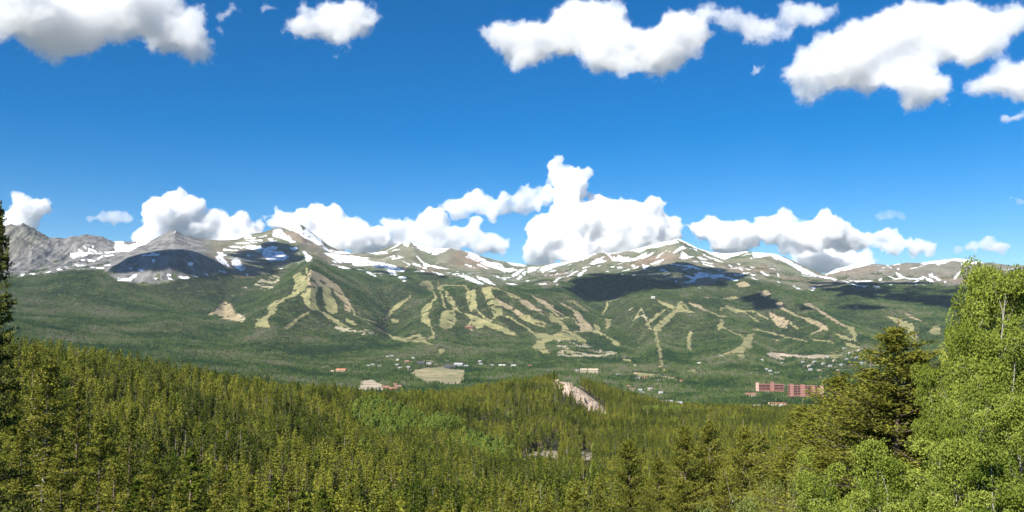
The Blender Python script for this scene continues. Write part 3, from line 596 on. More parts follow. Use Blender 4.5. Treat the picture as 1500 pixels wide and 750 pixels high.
# behind the peaks
cloud('white cumulus rising behind the grey left peak', [(30,330,20),(35,310,22),(55,305,18),(68,300,8),(22,345,16)], D2, K2, 11, group=G2)
cloud('flat thin grey cloud alone in the blue above the left ridge', [(135,321,7),(150,319,9),(168,319,10),(185,319,9)], D2, 0.0035, 12, kids=8, rough=1.2, group=G2)
cloud('tall billowing cumulus behind the pointed grey peak', [(250,310,30),(235,320,26),(268,312,24),(265,295,16),(225,345,26),(210,350,18),(280,345,26),(310,340,26),(345,345,28),(375,350,20),(320,325,16),(340,328,14)], D2, K2, 13, group=G2)
cloud('small grey scrap of cloud above the left snowfields', [(388,316,8),(398,314,7)], D2, 0.004, 14, kids=8, group=G2)
cloud('wide white cumulus behind the snowy twin peak', [(410,325,18),(440,322,22),(465,320,22),(485,325,22),(510,340,22),(535,350,24),(560,350,22),(480,350,26),(430,345,20)], D2, K2, 15, group=G2)
cloud('low grey white cumulus drifting above the central saddle', [(580,330,16),(595,325,14),(620,328,18),(645,325,16),(600,350,24),(640,345,24),(675,345,22),(690,325,14),(700,355,20),(725,360,16),(660,360,22),(740,357,6)], D2, 0.006, 16, group=G2)
cloud('slanting cloud band leaning towards the cloud tower', [(665,300,17),(690,292,18),(715,302,18),(740,305,14),(760,298,15),(780,290,17),(800,282,17),(770,300,12),(730,298,15),(770,275,10),(795,280,14),(700,285,14)], D2, 0.006, 17, group=G2)
cloud('tallest cloud tower, topped by a round head', [(818,234,15),(815,250,15),(826,264,19),(848,262,15),(843,282,17),(818,276,14),(800,268,9),(860,253,8),(831,249,13),(846,256,14),(836,300,20),(850,310,20)], D2, K2, 18, group=G2)
cloud('largest cumulus bank with a dark base left of the central summit', [(790,365,26),(800,345,26),(830,335,28),(860,330,30),(885,320,28),(905,340,34),(940,345,34),(975,335,24),(950,315,24),(915,305,16),(960,305,16),(985,330,15),(850,365,30),(840,318,20),(890,365,28),(780,378,14)], D2, K2, 19, group=G2)
cloud('long layered cumulus right of the central summit', [(1025,340,16),(1050,335,18),(1075,332,16),(1060,352,22),(1095,345,24),(1125,335,24),(1145,325,20),(1160,345,26),(1195,345,24),(1215,335,20),(1240,345,22),(1265,350,18),(1310,355,15),(1340,358,13),(1365,360,9),(1290,352,16)], D2, K2, 20, group=G2)
cloud('lower white cumulus filling the notch right of the snowy hump', [(1175,375,20),(1205,378,22),(1235,378,18),(1265,384,14),(1285,385,9)], D2 + 1500, K2, 21, group=G2)
cloud('thin cloud streak at the right, above the far ridge', [(1405,364,7),(1425,362,9),(1445,359,8),(1465,357,7)], D2, 0.006, 22, kids=8, group=G2)
cloud('faint veil of cloud at the right above the layered cumulus', [(1290,318,9),(1305,315,10),(1320,318,8)], D2, 0.0018, 23, kids=8, rough=1.4, group=G2)
cloud('faint scrap of cloud at the right edge of the sky', [(1480,288,8),(1495,295,7)], D2, 0.003, 24, kids=8, rough=1.4, group=G2)
# higher clouds over the range, out of the picture, whose shadows lie on the slopes
def shade_cloud(label, poly, rmin, rmax, seed, up=2700, step=7.0):
    rs = np.random.RandomState(seed); cents, rads = [], []; poly = np.array(poly, float)
    gx, gy = np.meshgrid(np.arange(poly[:, 0].min(), poly[:, 0].max(), step * 1.3), np.arange(poly[:, 1].min(), poly[:, 1].max(), step * 0.55))
    ok = inside(gx.ravel(), gy.ravel(), poly)
    for qx, qy in zip(gx.ravel()[ok], gy.ravel()[ok]):
        P = np.array(ground_hit(qx + rs.uniform(-2, 2), qy + rs.uniform(-1, 1), rmin, rmax)); Q = P + TO_SUN * (up + rs.uniform(-60, 60)) / TO_SUN[2]
        cents.append(Q); rads.append(rs.uniform(1.1, 1.9) * step * np.linalg.norm(P) / FOC)
    me = lumps(cents, rads, 24.0, 0.8, seed, 'cloud'); mat = vapour('cloud_vapour', 0.04, 150.0, 0.12); me.materials.append(mat)
    o = add_obj('cloud', me); fill_with_vapour(o, mat, 24.0 + 0.31 * (seed - 30), 50.0); return tag(o, label, 'cloud', 'clouds overhead shading the slopes', 'stuff')
shade_cloud('cloud overhead shading the dark shoulder left of the snowfields', [(160,400),(185,378),(215,366),(248,362),(275,363),(296,368),(312,380),(328,397),(300,403),(275,398),(262,386),(250,384),(240,390),(225,388),(210,392),(195,398)], 6300, 7600, 31)
shade_cloud('cloud overhead shading the snowfield below the twin peak', [(350,372),(358,365),(378,364),(385,358),(405,358),(440,362),(446,372),(440,380),(420,392),(400,397),(370,402),(345,402),(352,388)], 6500, 8600, 32)
shade_cloud('long cloud overhead shading the bowl right of the first ski runs', [(545,395),(560,388),(580,388),(600,393),(640,399),(690,408),(720,413),(745,418),(720,420),(680,417),(650,415),(615,412),(590,409),(565,404)], 6300, 8200, 33, step=5)
shade_cloud('large cloud overhead shading the forest under the central summit', [(812,430),(840,418),(870,403),(905,398),(935,394),(960,388),(985,384),(1010,384),(1030,391),(1055,394),(1080,398),(1090,405),(1060,412),(1030,420),(1000,424),(960,424),(930,432),(895,441),(860,437)], 5600, 8600, 34)
shade_cloud('large cloud overhead shading the forest under the right ridge', [(1180,412),(1205,408),(1230,412),(1270,414),(1320,412),(1360,415),(1410,418),(1450,420),(1450,446),(1400,452),(1350,447),(1300,440),(1250,434),(1210,428)], 5600, 8600, 35)
shade_cloud('small cloud overhead shading the runs right of the central summit', [(1080,438),(1100,433),(1130,436),(1140,444),(1200,448),(1260,449),(1310,452),(1300,456),(1240,454),(1160,452),(1110,450)], 5400, 7400, 36, step=5)
# ------------------------------------------------------------------ foliage and bark
def foliage(name, dark, light, trans=0.25, tint=0.35, stand=0.0, fade=None):
    m = bpy.data.materials.new(name); m.use_nodes = True; nt = m.node_tree; nt.nodes.clear()
    oi = nt.nodes.new('ShaderNodeObjectInfo'); at = nt.nodes.new('ShaderNodeAttribute'); at.attribute_name = 'tint'
    mix = nt.nodes.new('ShaderNodeMath'); mix.operation = 'MULTIPLY_ADD'; mix.inputs[1].default_value = 1.0 - tint
    sc = nt.nodes.new('ShaderNodeMath'); sc.operation = 'MULTIPLY'; sc.inputs[1].default_value = tint
    ramp = nt.nodes.new('ShaderNodeValToRGB'); ramp.color_ramp.elements[0].color = dark + (1,); ramp.color_ramp.elements[1].color = light + (1,)
    ramp.color_ramp.elements[0].position = 0.1; ramp.color_ramp.elements[1].position = 0.9
    d = nt.nodes.new('ShaderNodeBsdfDiffuse'); t = nt.nodes.new('ShaderNodeBsdfTranslucent'); ms = nt.nodes.new('ShaderNodeMixShader'); ms.inputs[0].default_value = trans
    o = nt.nodes.new('ShaderNodeOutputMaterial')
    nt.links.new(at.outputs['Fac'], sc.inputs[0]); nt.links.new(oi.outputs['Random'], mix.inputs[0]); nt.links.new(sc.outputs[0], mix.inputs[2])
    if stand:                                        # stands of different age and kind across a slope
        g = nt.nodes.new('ShaderNodeNewGeometry'); n = nt.nodes.new('ShaderNodeTexNoise'); n.inputs['Scale'].default_value = 1.0 / stand; n.inputs['Detail'].default_value = 4; n.inputs['Roughness'].default_value = 0.6
        mr = nt.nodes.new('ShaderNodeMapRange'); mr.inputs['From Min'].default_value = 0.32; mr.inputs['From Max'].default_value = 0.68; mr.inputs['To Min'].default_value = -0.6; mr.inputs['To Max'].default_value = 0.6
        ad = nt.nodes.new('ShaderNodeMath'); ad.operation = 'ADD'; nt.links.new(g.outputs['Position'], n.inputs['Vector']); nt.links.new(n.outputs['Fac'], mr.inputs['Value'])
        nt.links.new(mix.outputs[0], ad.inputs[0]); nt.links.new(mr.outputs[0], ad.inputs[1]); nt.links.new(ad.outputs[0], ramp.inputs[0])
        if fade:
            e = ramp.color_ramp.elements.new(1.0); e.color = fade + (1,); ramp.color_ramp.elements[1].position = 0.8
    else: nt.links.new(mix.outputs[0], ramp.inputs[0])
    for q in (d, t): nt.links.new(ramp.outputs[0], q.inputs['Color'])
    nt.links.new(d.outputs[0], ms.inputs[1]); nt.links.new(t.outputs[0], ms.inputs[2]); nt.links.new(ms.outputs[0], o.inputs['Surface'])
    return m
M_PINE = foliage('pine_needles', (0.066, 0.098, 0.013), (0.295, 0.30, 0.044), 0.35, 0.55, 45.0)
M_SPRUCE = foliage('spruce_needles', (0.050, 0.068, 0.018), (0.17, 0.18, 0.040), 0.25, 0.8)
M_NEARPINE = foliage('limber_pine_needles', (0.080, 0.100, 0.016), (0.30, 0.29, 0.050), 0.33, 0.8)
M_FAR = foliage('distant_needles', (0.022, 0.050, 0.019), (0.098, 0.142, 0.036), 0.15, 0.25, 330.0, (0.165, 0.155, 0.105))
M_ASPEN = foliage('aspen_leaves', (0.085, 0.135, 0.016), (0.29, 0.335, 0.062), 0.26, 0.5)
M_WILLOW = foliage('willow_leaves', (0.15, 0.19, 0.045), (0.28, 0.31, 0.095), 0.4, 0.75)
M_DASPEN = foliage('young_aspen_leaves', (0.15, 0.215, 0.038), (0.27, 0.345, 0.072), 0.35, 0.5)
M_DEAD = foliage('dead_needles', (0.12, 0.105, 0.085), (0.25, 0.22, 0.19), 0.1, 0.5)
M_BARK = plain('pine_bark', (0.20, 0.155, 0.115), 0.95, 0.35, 6.0, 0.4)
M_BOUGH = plain('pine_bough_bark', (0.10, 0.08, 0.06), 0.95, 0.3, 6.0)
M_TWIG = plain('aspen_twigs', (0.24, 0.22, 0.17), 0.9, 0.25, 5.0)
M_WBARK = plain('aspen_bark', (0.30, 0.285, 0.23), 0.85, 0.22, 5.0, 0.2)
M_GREY = plain('weathered_wood', (0.36, 0.32, 0.28), 0.95, 0.25, 5.0, 0.3)

def tube(pts, rads, sides=6):
    """tapered tube along a polyline -> verts, quads"""
    pts = np.asarray(pts, float); n = len(pts); vs = []
    d = np.gradient(pts, axis=0); d /= np.linalg.norm(d, axis=1)[:, None] + 1e-9
    ref = np.array([0.3, 0.9, 0.1]); a = np.cross(d, ref); a /= np.linalg.norm(a, axis=1)[:, None] + 1e-9; b = np.cross(d, a)
    ang = np.linspace(0, 2 * np.pi, sides, endpoint=False)
    vs = pts[:, None, :] + (np.cos(ang)[None, :, None] * a[:, None, :] + np.sin(ang)[None, :, None] * b[:, None, :]) * np.asarray(rads)[:, None, None]
    i, j = np.meshgrid(np.arange(n - 1), np.arange(sides), indexing='ij'); k = (j + 1) % sides
    q = np.stack([i * sides + j, i * sides + k, (i + 1) * sides + k, (i + 1) * sides + j], -1).reshape(-1, 4)
    return vs.reshape(-1, 3), q

def join(parts):
    vs, fs, n = [], [], 0
    for v, f in parts:
        vs.append(v); fs.append(f + n); n += len(v)
    return np.vstack(vs), np.vstack(fs)

def sprays(c, along, size, aspect, rs, lift=0.25, flat=0.0):
    """one leaf-like quad (pointed at the far end) per centre"""
    n = len(c); a = along + rs.normal(size=(n, 3)) * 0.55 + np.array([0, 0, lift]); a /= np.linalg.norm(a, axis=1)[:, None] + 1e-9
    r = rs.normal(size=(n, 3)); r[:, 2] += flat * 2; b = np.cross(a, r); b /= np.linalg.norm(b, axis=1)[:, None] + 1e-9
    s = (size * rs.uniform(0.65, 1.35, n))[:, None]; w = s * aspect
    v = np.stack([c - a * s * 0.5, c + b * w * 0.5, c + a * s * 0.5, c - b * w * 0.5], 1).reshape(-1, 3)
    return v, np.arange(n * 4).reshape(-1, 4)

def crown_mesh(name, v, f, tint, mats, midx=None):
    me = mesh_np(name, v, f, mats, midx); fattr(me, 'tint', tint, 'POINT'); return me

def wood(name, tr, bo, m_trunk, m_bough):
    v, f = join([tr, bo]); return mesh_np(name, v, f, [m_trunk, m_bough], np.concatenate([np.zeros(len(tr[1])), np.ones(len(bo[1]))]), True)

def conifer(seed, H, R, base, n_br, n_sp, size, aspect=0.5, droop=0.25, power=0.8, clumpy=0.5, up=0.2, gaps=0.15, top=0.06):
    """trunk (v,q), boughs (v,q) and needle sprays (v,q,tint) of one conifer standing on the origin"""
    rs = np.random.RandomState(seed)
    lean = rs.normal(size=2) * 0.012 * H
    zt = np.linspace(0, 1, 9); axis = np.stack([lean[0] * zt ** 1.5 + 0.02 * rs.normal(size=9).cumsum() * 0.3, lean[1] * zt ** 1.5 + 0.02 * rs.normal(size=9).cumsum() * 0.3, zt * H], -1)
    r0 = 0.012 * H + 0.03
    trunk = tube(axis, r0 * (1 - 0.93 * zt) + 0.004, 7)
    ax = lambda h: np.array([np.interp(h, axis[:, 2], axis[:, 0]), np.interp(h, axis[:, 2], axis[:, 1]), h])
    boughs, C_, A_, T_ = [], [], [], []
    for i in range(n_br):
        u = (i + rs.uniform(0, 1)) / n_br; u = u ** 0.9; h = H * (base + (1 - top * 0.3 - base) * u)
        if rs.uniform() < gaps and u < 0.9: continue
        prof = ((1 - u) ** power) * (0.55 + 0.45 * min(1, (u + 0.12) * 4)) + top * (1 - u) + 0.015
        L = R * prof * rs.uniform(0.62, 1.2); az = i * 2.399 + rs.normal() * 0.5
        d = np.array([math.cos(az), math.sin(az), 0.0]); pit = rs.normal() * 0.12 + (up if u > 0.6 else up * 0.4) 
        s = np.linspace(0, 1, 5); P = ax(h) + d * (s * L)[:, None]; P[:, 2] += L * (pit * s - droop * s ** 2 + 0.16 * s ** 3)
        if L > 0.35: boughs.append(tube(P, np.linspace(0.022 * L + 0.006, 0.004, 5), 4))
        m = max(2, int(n_sp * (0.25 + 0.75 * L / R))); t = rs.beta(1.3, 1.1, m) * 0.98 + 0.05
        q = np.stack([np.interp(t, s, P[:, k]) for k in range(3)], -1)
        side = np.cross(d, [0, 0, 1]); wv = (0.10 + 0.20 * L) * (0.25 + t) * clumpy
        q = q + side * (rs.normal(size=m) * wv)[:, None] + rs.normal(size=(m, 3)) * size * 0.35
        q[:, 2] += np.abs(rs.normal(size=m)) * size * 0.25
        C_.append(q); A_.append(d + side * (rs.normal(size=m) * 0.6)[:, None]); T_.append(np.clip(rs.normal(0.5, 0.16) + rs.normal(size=m) * 0.2, 0, 1))
    m = 8; q = ax(H) + np.stack([rs.normal(size=m) * 0.03, rs.normal(size=m) * 0.03, -rs.uniform(0, 0.10 * H, m) * 0.5], -1); C_.append(q); A_.append(np.tile([0, 0, 1.0], (m, 1)) + rs.normal(size=(m, 3)) * 0.3); T_.append(rs.uniform(0.3, 0.8, m))
    v, f = sprays(np.vstack(C_), np.vstack(A_), size, aspect, rs, 0.2)
    return trunk, (join(boughs) if boughs else trunk), (v, f, np.repeat(np.concatenate(T_), 4))

def far_cone(seed, n, spread):
    """a little stand of n slim low-detail conifers"""
    rs = np.random.RandomState(seed); V, F, T, k = [], [], [], 0
    for i in range(n):
        x, y = rs.uniform(-spread, spread, 2); H = rs.uniform(8.0, 14.0); R = rs.uniform(1.3, 2.1); t = rs.uniform()
        lx, ly = rs.normal(size=2) * 0.4
        for (z0, z1, r) in ((0.12, 0.62, 1.0), (0.40, 0.82, 0.72), (0.66, 1.0, 0.45)):
            a = np.linspace(0, 2 * np.pi, 6)[:-1] + rs.uniform(0, 6); rr = R * r * rs.uniform(0.7, 1.25, 5)
            ring = np.stack([x + rr * np.cos(a), y + rr * np.sin(a), H * (z0 + rs.uniform(-0.05, 0.05, 5))], -1)
            V.append(np.vstack([ring, [[x + lx * z1, y + ly * z1, H * z1]]])); F += [(k + j, k + (j + 1) % 5, k + 5) for j in range(5)]; k += 6
            T += [np.clip(t + rs.normal() * 0.1, 0, 1)] * 6
    return np.vstack(V), np.array(F), np.array(T)

def scatter(name, label, pts, rots, scls, idx, sources, cat=None):
    """many more of a kind than anyone would count: one object, copies placed by geometry nodes"""
    me = bpy.data.meshes.new(name); me.vertices.add(len(pts)); me.vertices.foreach_set('co', np.asarray(pts, float).ravel())
    for nm, v in (('turn', rots), ('sort', idx)): fattr(me, nm, v)
    a = me.attributes.new('size', 'FLOAT_VECTOR', 'POINT'); a.data.foreach_set('vector', np.asarray(scls, np.float32).ravel()); me.update()
    o = add_obj(name, me); tag(o, label, cat, None, 'stuff')
    ng = bpy.data.node_groups.new(name, 'GeometryNodeTree')
    ng.interface.new_socket('Geometry', in_out='INPUT', socket_type='NodeSocketGeometry'); ng.interface.new_socket('Geometry', in_out='OUTPUT', socket_type='NodeSocketGeometry')
    i = ng.nodes.new('NodeGroupInput'); q = ng.nodes.new('NodeGroupOutput'); jn = ng.nodes.new('GeometryNodeJoinGeometry')
    def named(nm, typ):
        n = ng.nodes.new('GeometryNodeInputNamedAttribute'); n.data_type = typ; n.inputs['Name'].default_value = nm; return n.outputs[0]
    ro, so, sz = named('turn', 'FLOAT'), named('sort', 'FLOAT'), named('size', 'FLOAT_VECTOR')
    cx = ng.nodes.new('ShaderNodeCombineXYZ'); ng.links.new(ro, cx.inputs[2])
    e2r = ng.nodes.new('FunctionNodeEulerToRotation'); ng.links.new(cx.outputs[0], e2r.inputs[0])
    for k, s in enumerate(sources):
        oi = ng.nodes.new('GeometryNodeObjectInfo'); oi.inputs['Object'].default_value = s; oi.inputs['As Instance'].default_value = True
        ip = ng.nodes.new('GeometryNodeInstanceOnPoints'); cmp = ng.nodes.new('FunctionNodeCompare'); cmp.data_type = 'FLOAT'; cmp.operation = 'EQUAL'
        cmp.inputs[1].default_value = float(k); cmp.inputs['Epsilon'].default_value = 0.1
        ng.links.new(so, cmp.inputs[0]); ng.links.new(i.outputs[0], ip.inputs['Points']); ng.links.new(cmp.outputs[0], ip.inputs['Selection'])
        ng.links.new(oi.outputs['Geometry'], ip.inputs['Instance']); ng.links.new(e2r.outputs[0], ip.inputs['Rotation']); ng.links.new(sz, ip.inputs['Scale'])
        ng.links.new(ip.outputs[0], jn.inputs[0])
    ng.links.new(jn.outputs[0], q.inputs[0]); md = o.modifiers.new('copies', 'NODES'); md.node_group = ng
    return o

# ---- where trees stand: cells of the sheet in sight, weighted by cover
EYE = np.maximum.accumulate(np.where(GR < 90, -9.0, (GZ + 4.0) / GR), axis=1)
SEEN = ((GZ + 15.0) / GR >= EYE - 0.006)
def sample(tmin, tmax, spacing, cover, rs, az_max=33.4):
    c = np.nonzero(np.abs(AZ) < math.radians(az_max))[0]; c = c[(c >= NF0) & (c < NF1 - 1)]; k = np.nonzero((TR >= tmin) & (TR < tmax))[0]; k = k[k < NR - 1]
    r = GR[np.ix_(c, k)]; r1 = GR[np.ix_(c, k + 1)]; area = np.abs(r1 - r) * 0.5 * (r + r1) * (AZ[c + 1] - AZ[c])[:, None]
    w = (area * cover[np.ix_(c, k)] * SEEN[np.ix_(c, k)]).ravel(); n = int(w.sum() / spacing ** 2)
    cum = np.cumsum(w); pick = np.searchsorted(cum, (np.arange(n) + rs.uniform(0, 1, n)) / n * cum[-1]); pick = np.minimum(pick, len(w) - 1)
    cc, kk = c[pick // len(k)], k[pick % len(k)]; u, v = rs.uniform(size=(2, n))
    def bil(G): return (G[cc, kk] * (1 - u) + G[cc + 1, kk] * u) * (1 - v) + (G[cc, kk + 1] * (1 - u) + G[cc + 1, kk + 1] * u) * v
    return np.stack([bil(GX), bil(GY), bil(GZ)], -1), bil(T2)

rs = np.random.RandomState(5)
# ---- the far woods of valley and mountain
far_src = []
for k in range(5):
    v, f, t = far_cone(100 + k, 6, 8.0); far_src.append(bpy.data.objects.new('stand_of_conifers', crown_mesh('stand_of_conifers', v, f, t, [M_FAR])))
for k in range(3):
    v, f, t = far_cone(200 + k, 14, 13.0); far_src.append(bpy.data.objects.new('stand_of_conifers', crown_mesh('stand_of_conifers', v, f, t, [M_FAR])))
fa, _ = sample(7.15, 9.0, 15.0, tcov, rs); fb, tb = sample(9.0, 13.2, 16.5, tcov, rs)
pts = np.vstack([fa, fb]); idx = np.concatenate([rs.randint(0, 5, len(fa)), rs.randint(0, 8, len(fb)) % 5])
hs_ = np.where(np.arange(len(pts)) < len(fa), 1.0, 0.8) * rs.uniform(0.75, 1.2, len(pts)); sw = rs.uniform(0.9, 1.15, len(pts))
pts[:, 2] -= 0.8
print('far stands', len(pts))
scatter('distant_forest', 'dark green conifer forest covering the valley floor and the mountain slopes', pts, rs.uniform(0, 6.28, len(pts)), np.stack([sw, sw, hs_], -1), idx, far_src, 'forest')

# ---- the lodgepole forest of the middle ground
PINES = []
for k, (H, R, base, nb) in enumerate([(13, 1.7, 0.30, 46), (12, 1.5, 0.34, 42), (14, 1.8, 0.38, 48), (10.5, 1.55, 0.18, 44), (12.5, 1.35, 0.25, 46), (9.0, 1.4, 0.12, 40)]):
    tr, bo, (v, f, t) = conifer(300 + k, H, R, base, nb, 11, 0.62, 0.55, droop=0.1, power=0.62, clumpy=1.0, up=0.25, gaps=0.12)
    PINES.append((tr, (v, f, t), M_PINE, M_BARK, 'pine_tree'))
for k in range(2):                                   # grey dead standing ones
    tr, bo, (v, f, t) = conifer(330 + k, 11.5, 1.1, 0.35, 34, 4, 0.42, 0.3, droop=0.25, gaps=0.3)
    v2, f2 = join([(v, f), bo]); PINES.append((tr, (v2, f2, np.concatenate([t, np.full(len(bo[0]), 0.6)])), M_DEAD, M_GREY, 'dead_pine'))
def small_aspen(seed, H, R):
    rs = np.random.RandomState(seed); z = np.linspace(0, 1, 7); ax = np.stack([0.2 * rs.normal(size=7).cumsum() * 0.3, 0.2 * rs.normal(size=7).cumsum() * 0.3, z * H * 0.9], -1)
    n = 620; u = rs.beta(1.6, 1.3, n); h = H * (0.28 + 0.72 * u); rr = R * np.sin(np.pi * np.clip(0.18 + 0.80 * u, 0, 1)) ** 0.7 * rs.uniform(0.2, 1, n) ** 0.5; a = rs.uniform(0, 6.28, n)
    lump = 0.75 + 0.5 * vnoise(np.cos(a) * 2 + 5, np.sin(a) * 2 + 5, h * 0.9, seed)
    c = np.stack([np.interp(h, ax[:, 2], ax[:, 0]) + rr * lump * np.cos(a), np.interp(h, ax[:, 2], ax[:, 1]) + rr * lump * np.sin(a), h], -1)
    v, f = sprays(c, rs.normal(size=(n, 3)), 0.62, 0.8, rs); return tube(ax, 0.11 * (1 - 0.85 * z), 6), (v, f, np.repeat(np.clip(lump - 0.4 + rs.normal(size=n) * 0.15, 0, 1), 4))
for k, (H, R) in enumerate([(10, 1.9), (8.5, 1.8), (11, 2.0)]):
    tr, cr = small_aspen(350 + k, H, R); PINES.append((tr, cr, M_DASPEN, M_WBARK, 'aspen_tree'))
for k in range(2):
    tr, bo, (v, f, t) = conifer(370 + k, 14.5, 1.9, 0.06, 60, 12, 0.60, 0.5, droop=0.3, power=0.85, clumpy=0.8, up=0.2, gaps=0.05)
    PINES.append((tr, (v, f, t), M_SPRUCE, M_BARK, 'spruce_tree'))
near_src, TRUNK_ME, CROWN_ME = [], [], []
for k, (tr, (v, f, t), ml, mb, nm) in enumerate(PINES):
    vj, fj = join([(v, f), tr]); tj = np.concatenate([t, np.full(len(tr[0]), 0.5)])
    me = crown_mesh(nm, vj, fj, tj, [ml, mb], np.concatenate([np.zeros(len(f)), np.ones(len(tr[1]))])); near_src.append(bpy.data.objects.new(nm, me))
    CROWN_ME.append(crown_mesh(nm + '_crown', v, f, t, [ml])); TRUNK_ME.append(mesh_np(nm + '_trunk', *tr, [mb], smooth=True))
FINE = {}
for k, (H, R, base, nb) in enumerate([(13, 1.7, 0.26, 80), (12, 1.5, 0.30, 74), (14, 1.8, 0.34, 84), (10.5, 1.55, 0.16, 76), (12.5, 1.35, 0.22, 84), (9.0, 1.4, 0.10, 66)]):
    tr, bo, (v, f, t) = conifer(400 + k, H, R, base, nb, 46, 0.27, 0.45, droop=0.12, power=0.7, clumpy=0.9, up=0.25, gaps=0.14)
    FINE[k] = (wood('pine_tree_trunk', tr, bo, M_BARK, M_BOUGH), crown_mesh('pine_tree_crown', v, f, t, [M_PINE]))
tc = tcov * (GR > 62) * (0.45 + 0.75 * sstep(0.36, 0.56, fbm(GX / 22, GY / 22, octv=3, seed=91)))
asp = mask(ASPEN, 3.0, 6.6); snag = mask(SNAGS, 3.0, 6.6)
fm, _ = sample(2.2, 7.15, 4.2, tc, rs)
qx, qy = project(fm[:, 0], fm[:, 1], fm[:, 2] + 5.0)
az_m = np.arctan2(fm[:, 0], fm[:, 1]); rr_m = np.hypot(fm[:, 0], fm[:, 1])
in_asp = np.zeros(len(fm), bool); in_snag = np.zeros(len(fm), bool)
for p_ in ASPEN: in_asp |= inside(qx, qy, np.array(p_) + 0.0)
for p_ in SNAGS: in_snag |= inside(qx, qy, p_)
def covers(polys):
    hit = np.zeros(len(fm), bool)
    for dz in np.arange(0.0, 11.0, 2.0):
        ax_, ay_ = project(fm[:, 0], fm[:, 1], fm[:, 2] + dz)
        for p_ in polys: hit |= inside(ax_, ay_, p_)
    return hit
clear = (covers(ROAD_CUT) & (rs.uniform(size=len(fm)) < 0.93)) | (covers(ROCKFACE) & (rs.uniform(size=len(fm)) < 0.30))
clear |= (rr_m < 130) & (qx > 700)                    # the slope kept free for the trees placed one by one below
clear |= (rr_m < 75) & (qx < 200)
fm, qx, qy, rr_m, in_asp, in_snag = [a_[~clear] for a_ in (fm, qx, qy, rr_m, in_asp, in_snag)]
n = len(fm); idx = rs.choice(6, n, p=[0.22, 0.2, 0.16, 0.16, 0.16, 0.10])
u = rs.uniform(size=n); idx = np.where(u < 0.02, rs.randint(6, 8, n), idx); idx = np.where(in_snag & (u < 0.16), rs.randint(6, 8, n), idx)
idx = np.where(in_asp & (u > 0.22), rs.randint(8, 11, n), idx); idx = np.where(~in_asp & (u > 0.985), rs.randint(8, 11, n), idx)
idx = np.where(~in_asp & (u > 0.06) & (u < 0.15), rs.randint(11, 13, n), idx)
sc_ = rs.uniform(0.60, 1.25, n) * (0.9 + 0.25 * vnoise(fm[:, 0] / 40, fm[:, 1] / 40, seed=9)); sw = sc_ * rs.uniform(0.9, 1.15, n)
turn = rs.uniform(0, 6.28, n); fm[:, 2] -= 0.15
order = np.argsort(rr_m); print('pines', n)
solo = order[:260]; rest = order[260:]; idx[order[:700]] = idx[order[:700]] % 6
scatter('pine_forest', 'yellow green lodgepole pine forest covering the near ridges below the overlook', fm[rest], turn[rest], np.stack([sw, sw, sc_], -1)[rest], idx[rest], near_src, 'forest')
LBL = {'pine_tree': ('slim yellow green lodgepole pine among its like on the near slope below the overlook', 'tree', 'lodgepole pines on the near slope'),
       'dead_pine': ('grey dead lodgepole pine without needles among the near green pines', 'tree', 'dead pines on the near slope'),
       'spruce_tree': ('dark green spruce standing among the yellower pines of the near slope', 'tree', 'spruces among the near pines'),
       'aspen_tree': ('small light green aspen standing among the dark pines of the near slope', 'tree', 'aspens among the near pines')}
for j in solo:
    k = idx[j]; nm = PINES[k][4]
    e = empty(nm, fm[j], *LBL[nm], rz=turn[j]); e.scale = (sw[j], sw[j], sc_[j])
    if k in FINE: add_obj('trunk', FINE[k][0], e); add_obj('crown', FINE[k][1], e)
    else: add_obj('trunk', TRUNK_ME[k], e); add_obj('crown', CROWN_ME[k], e)
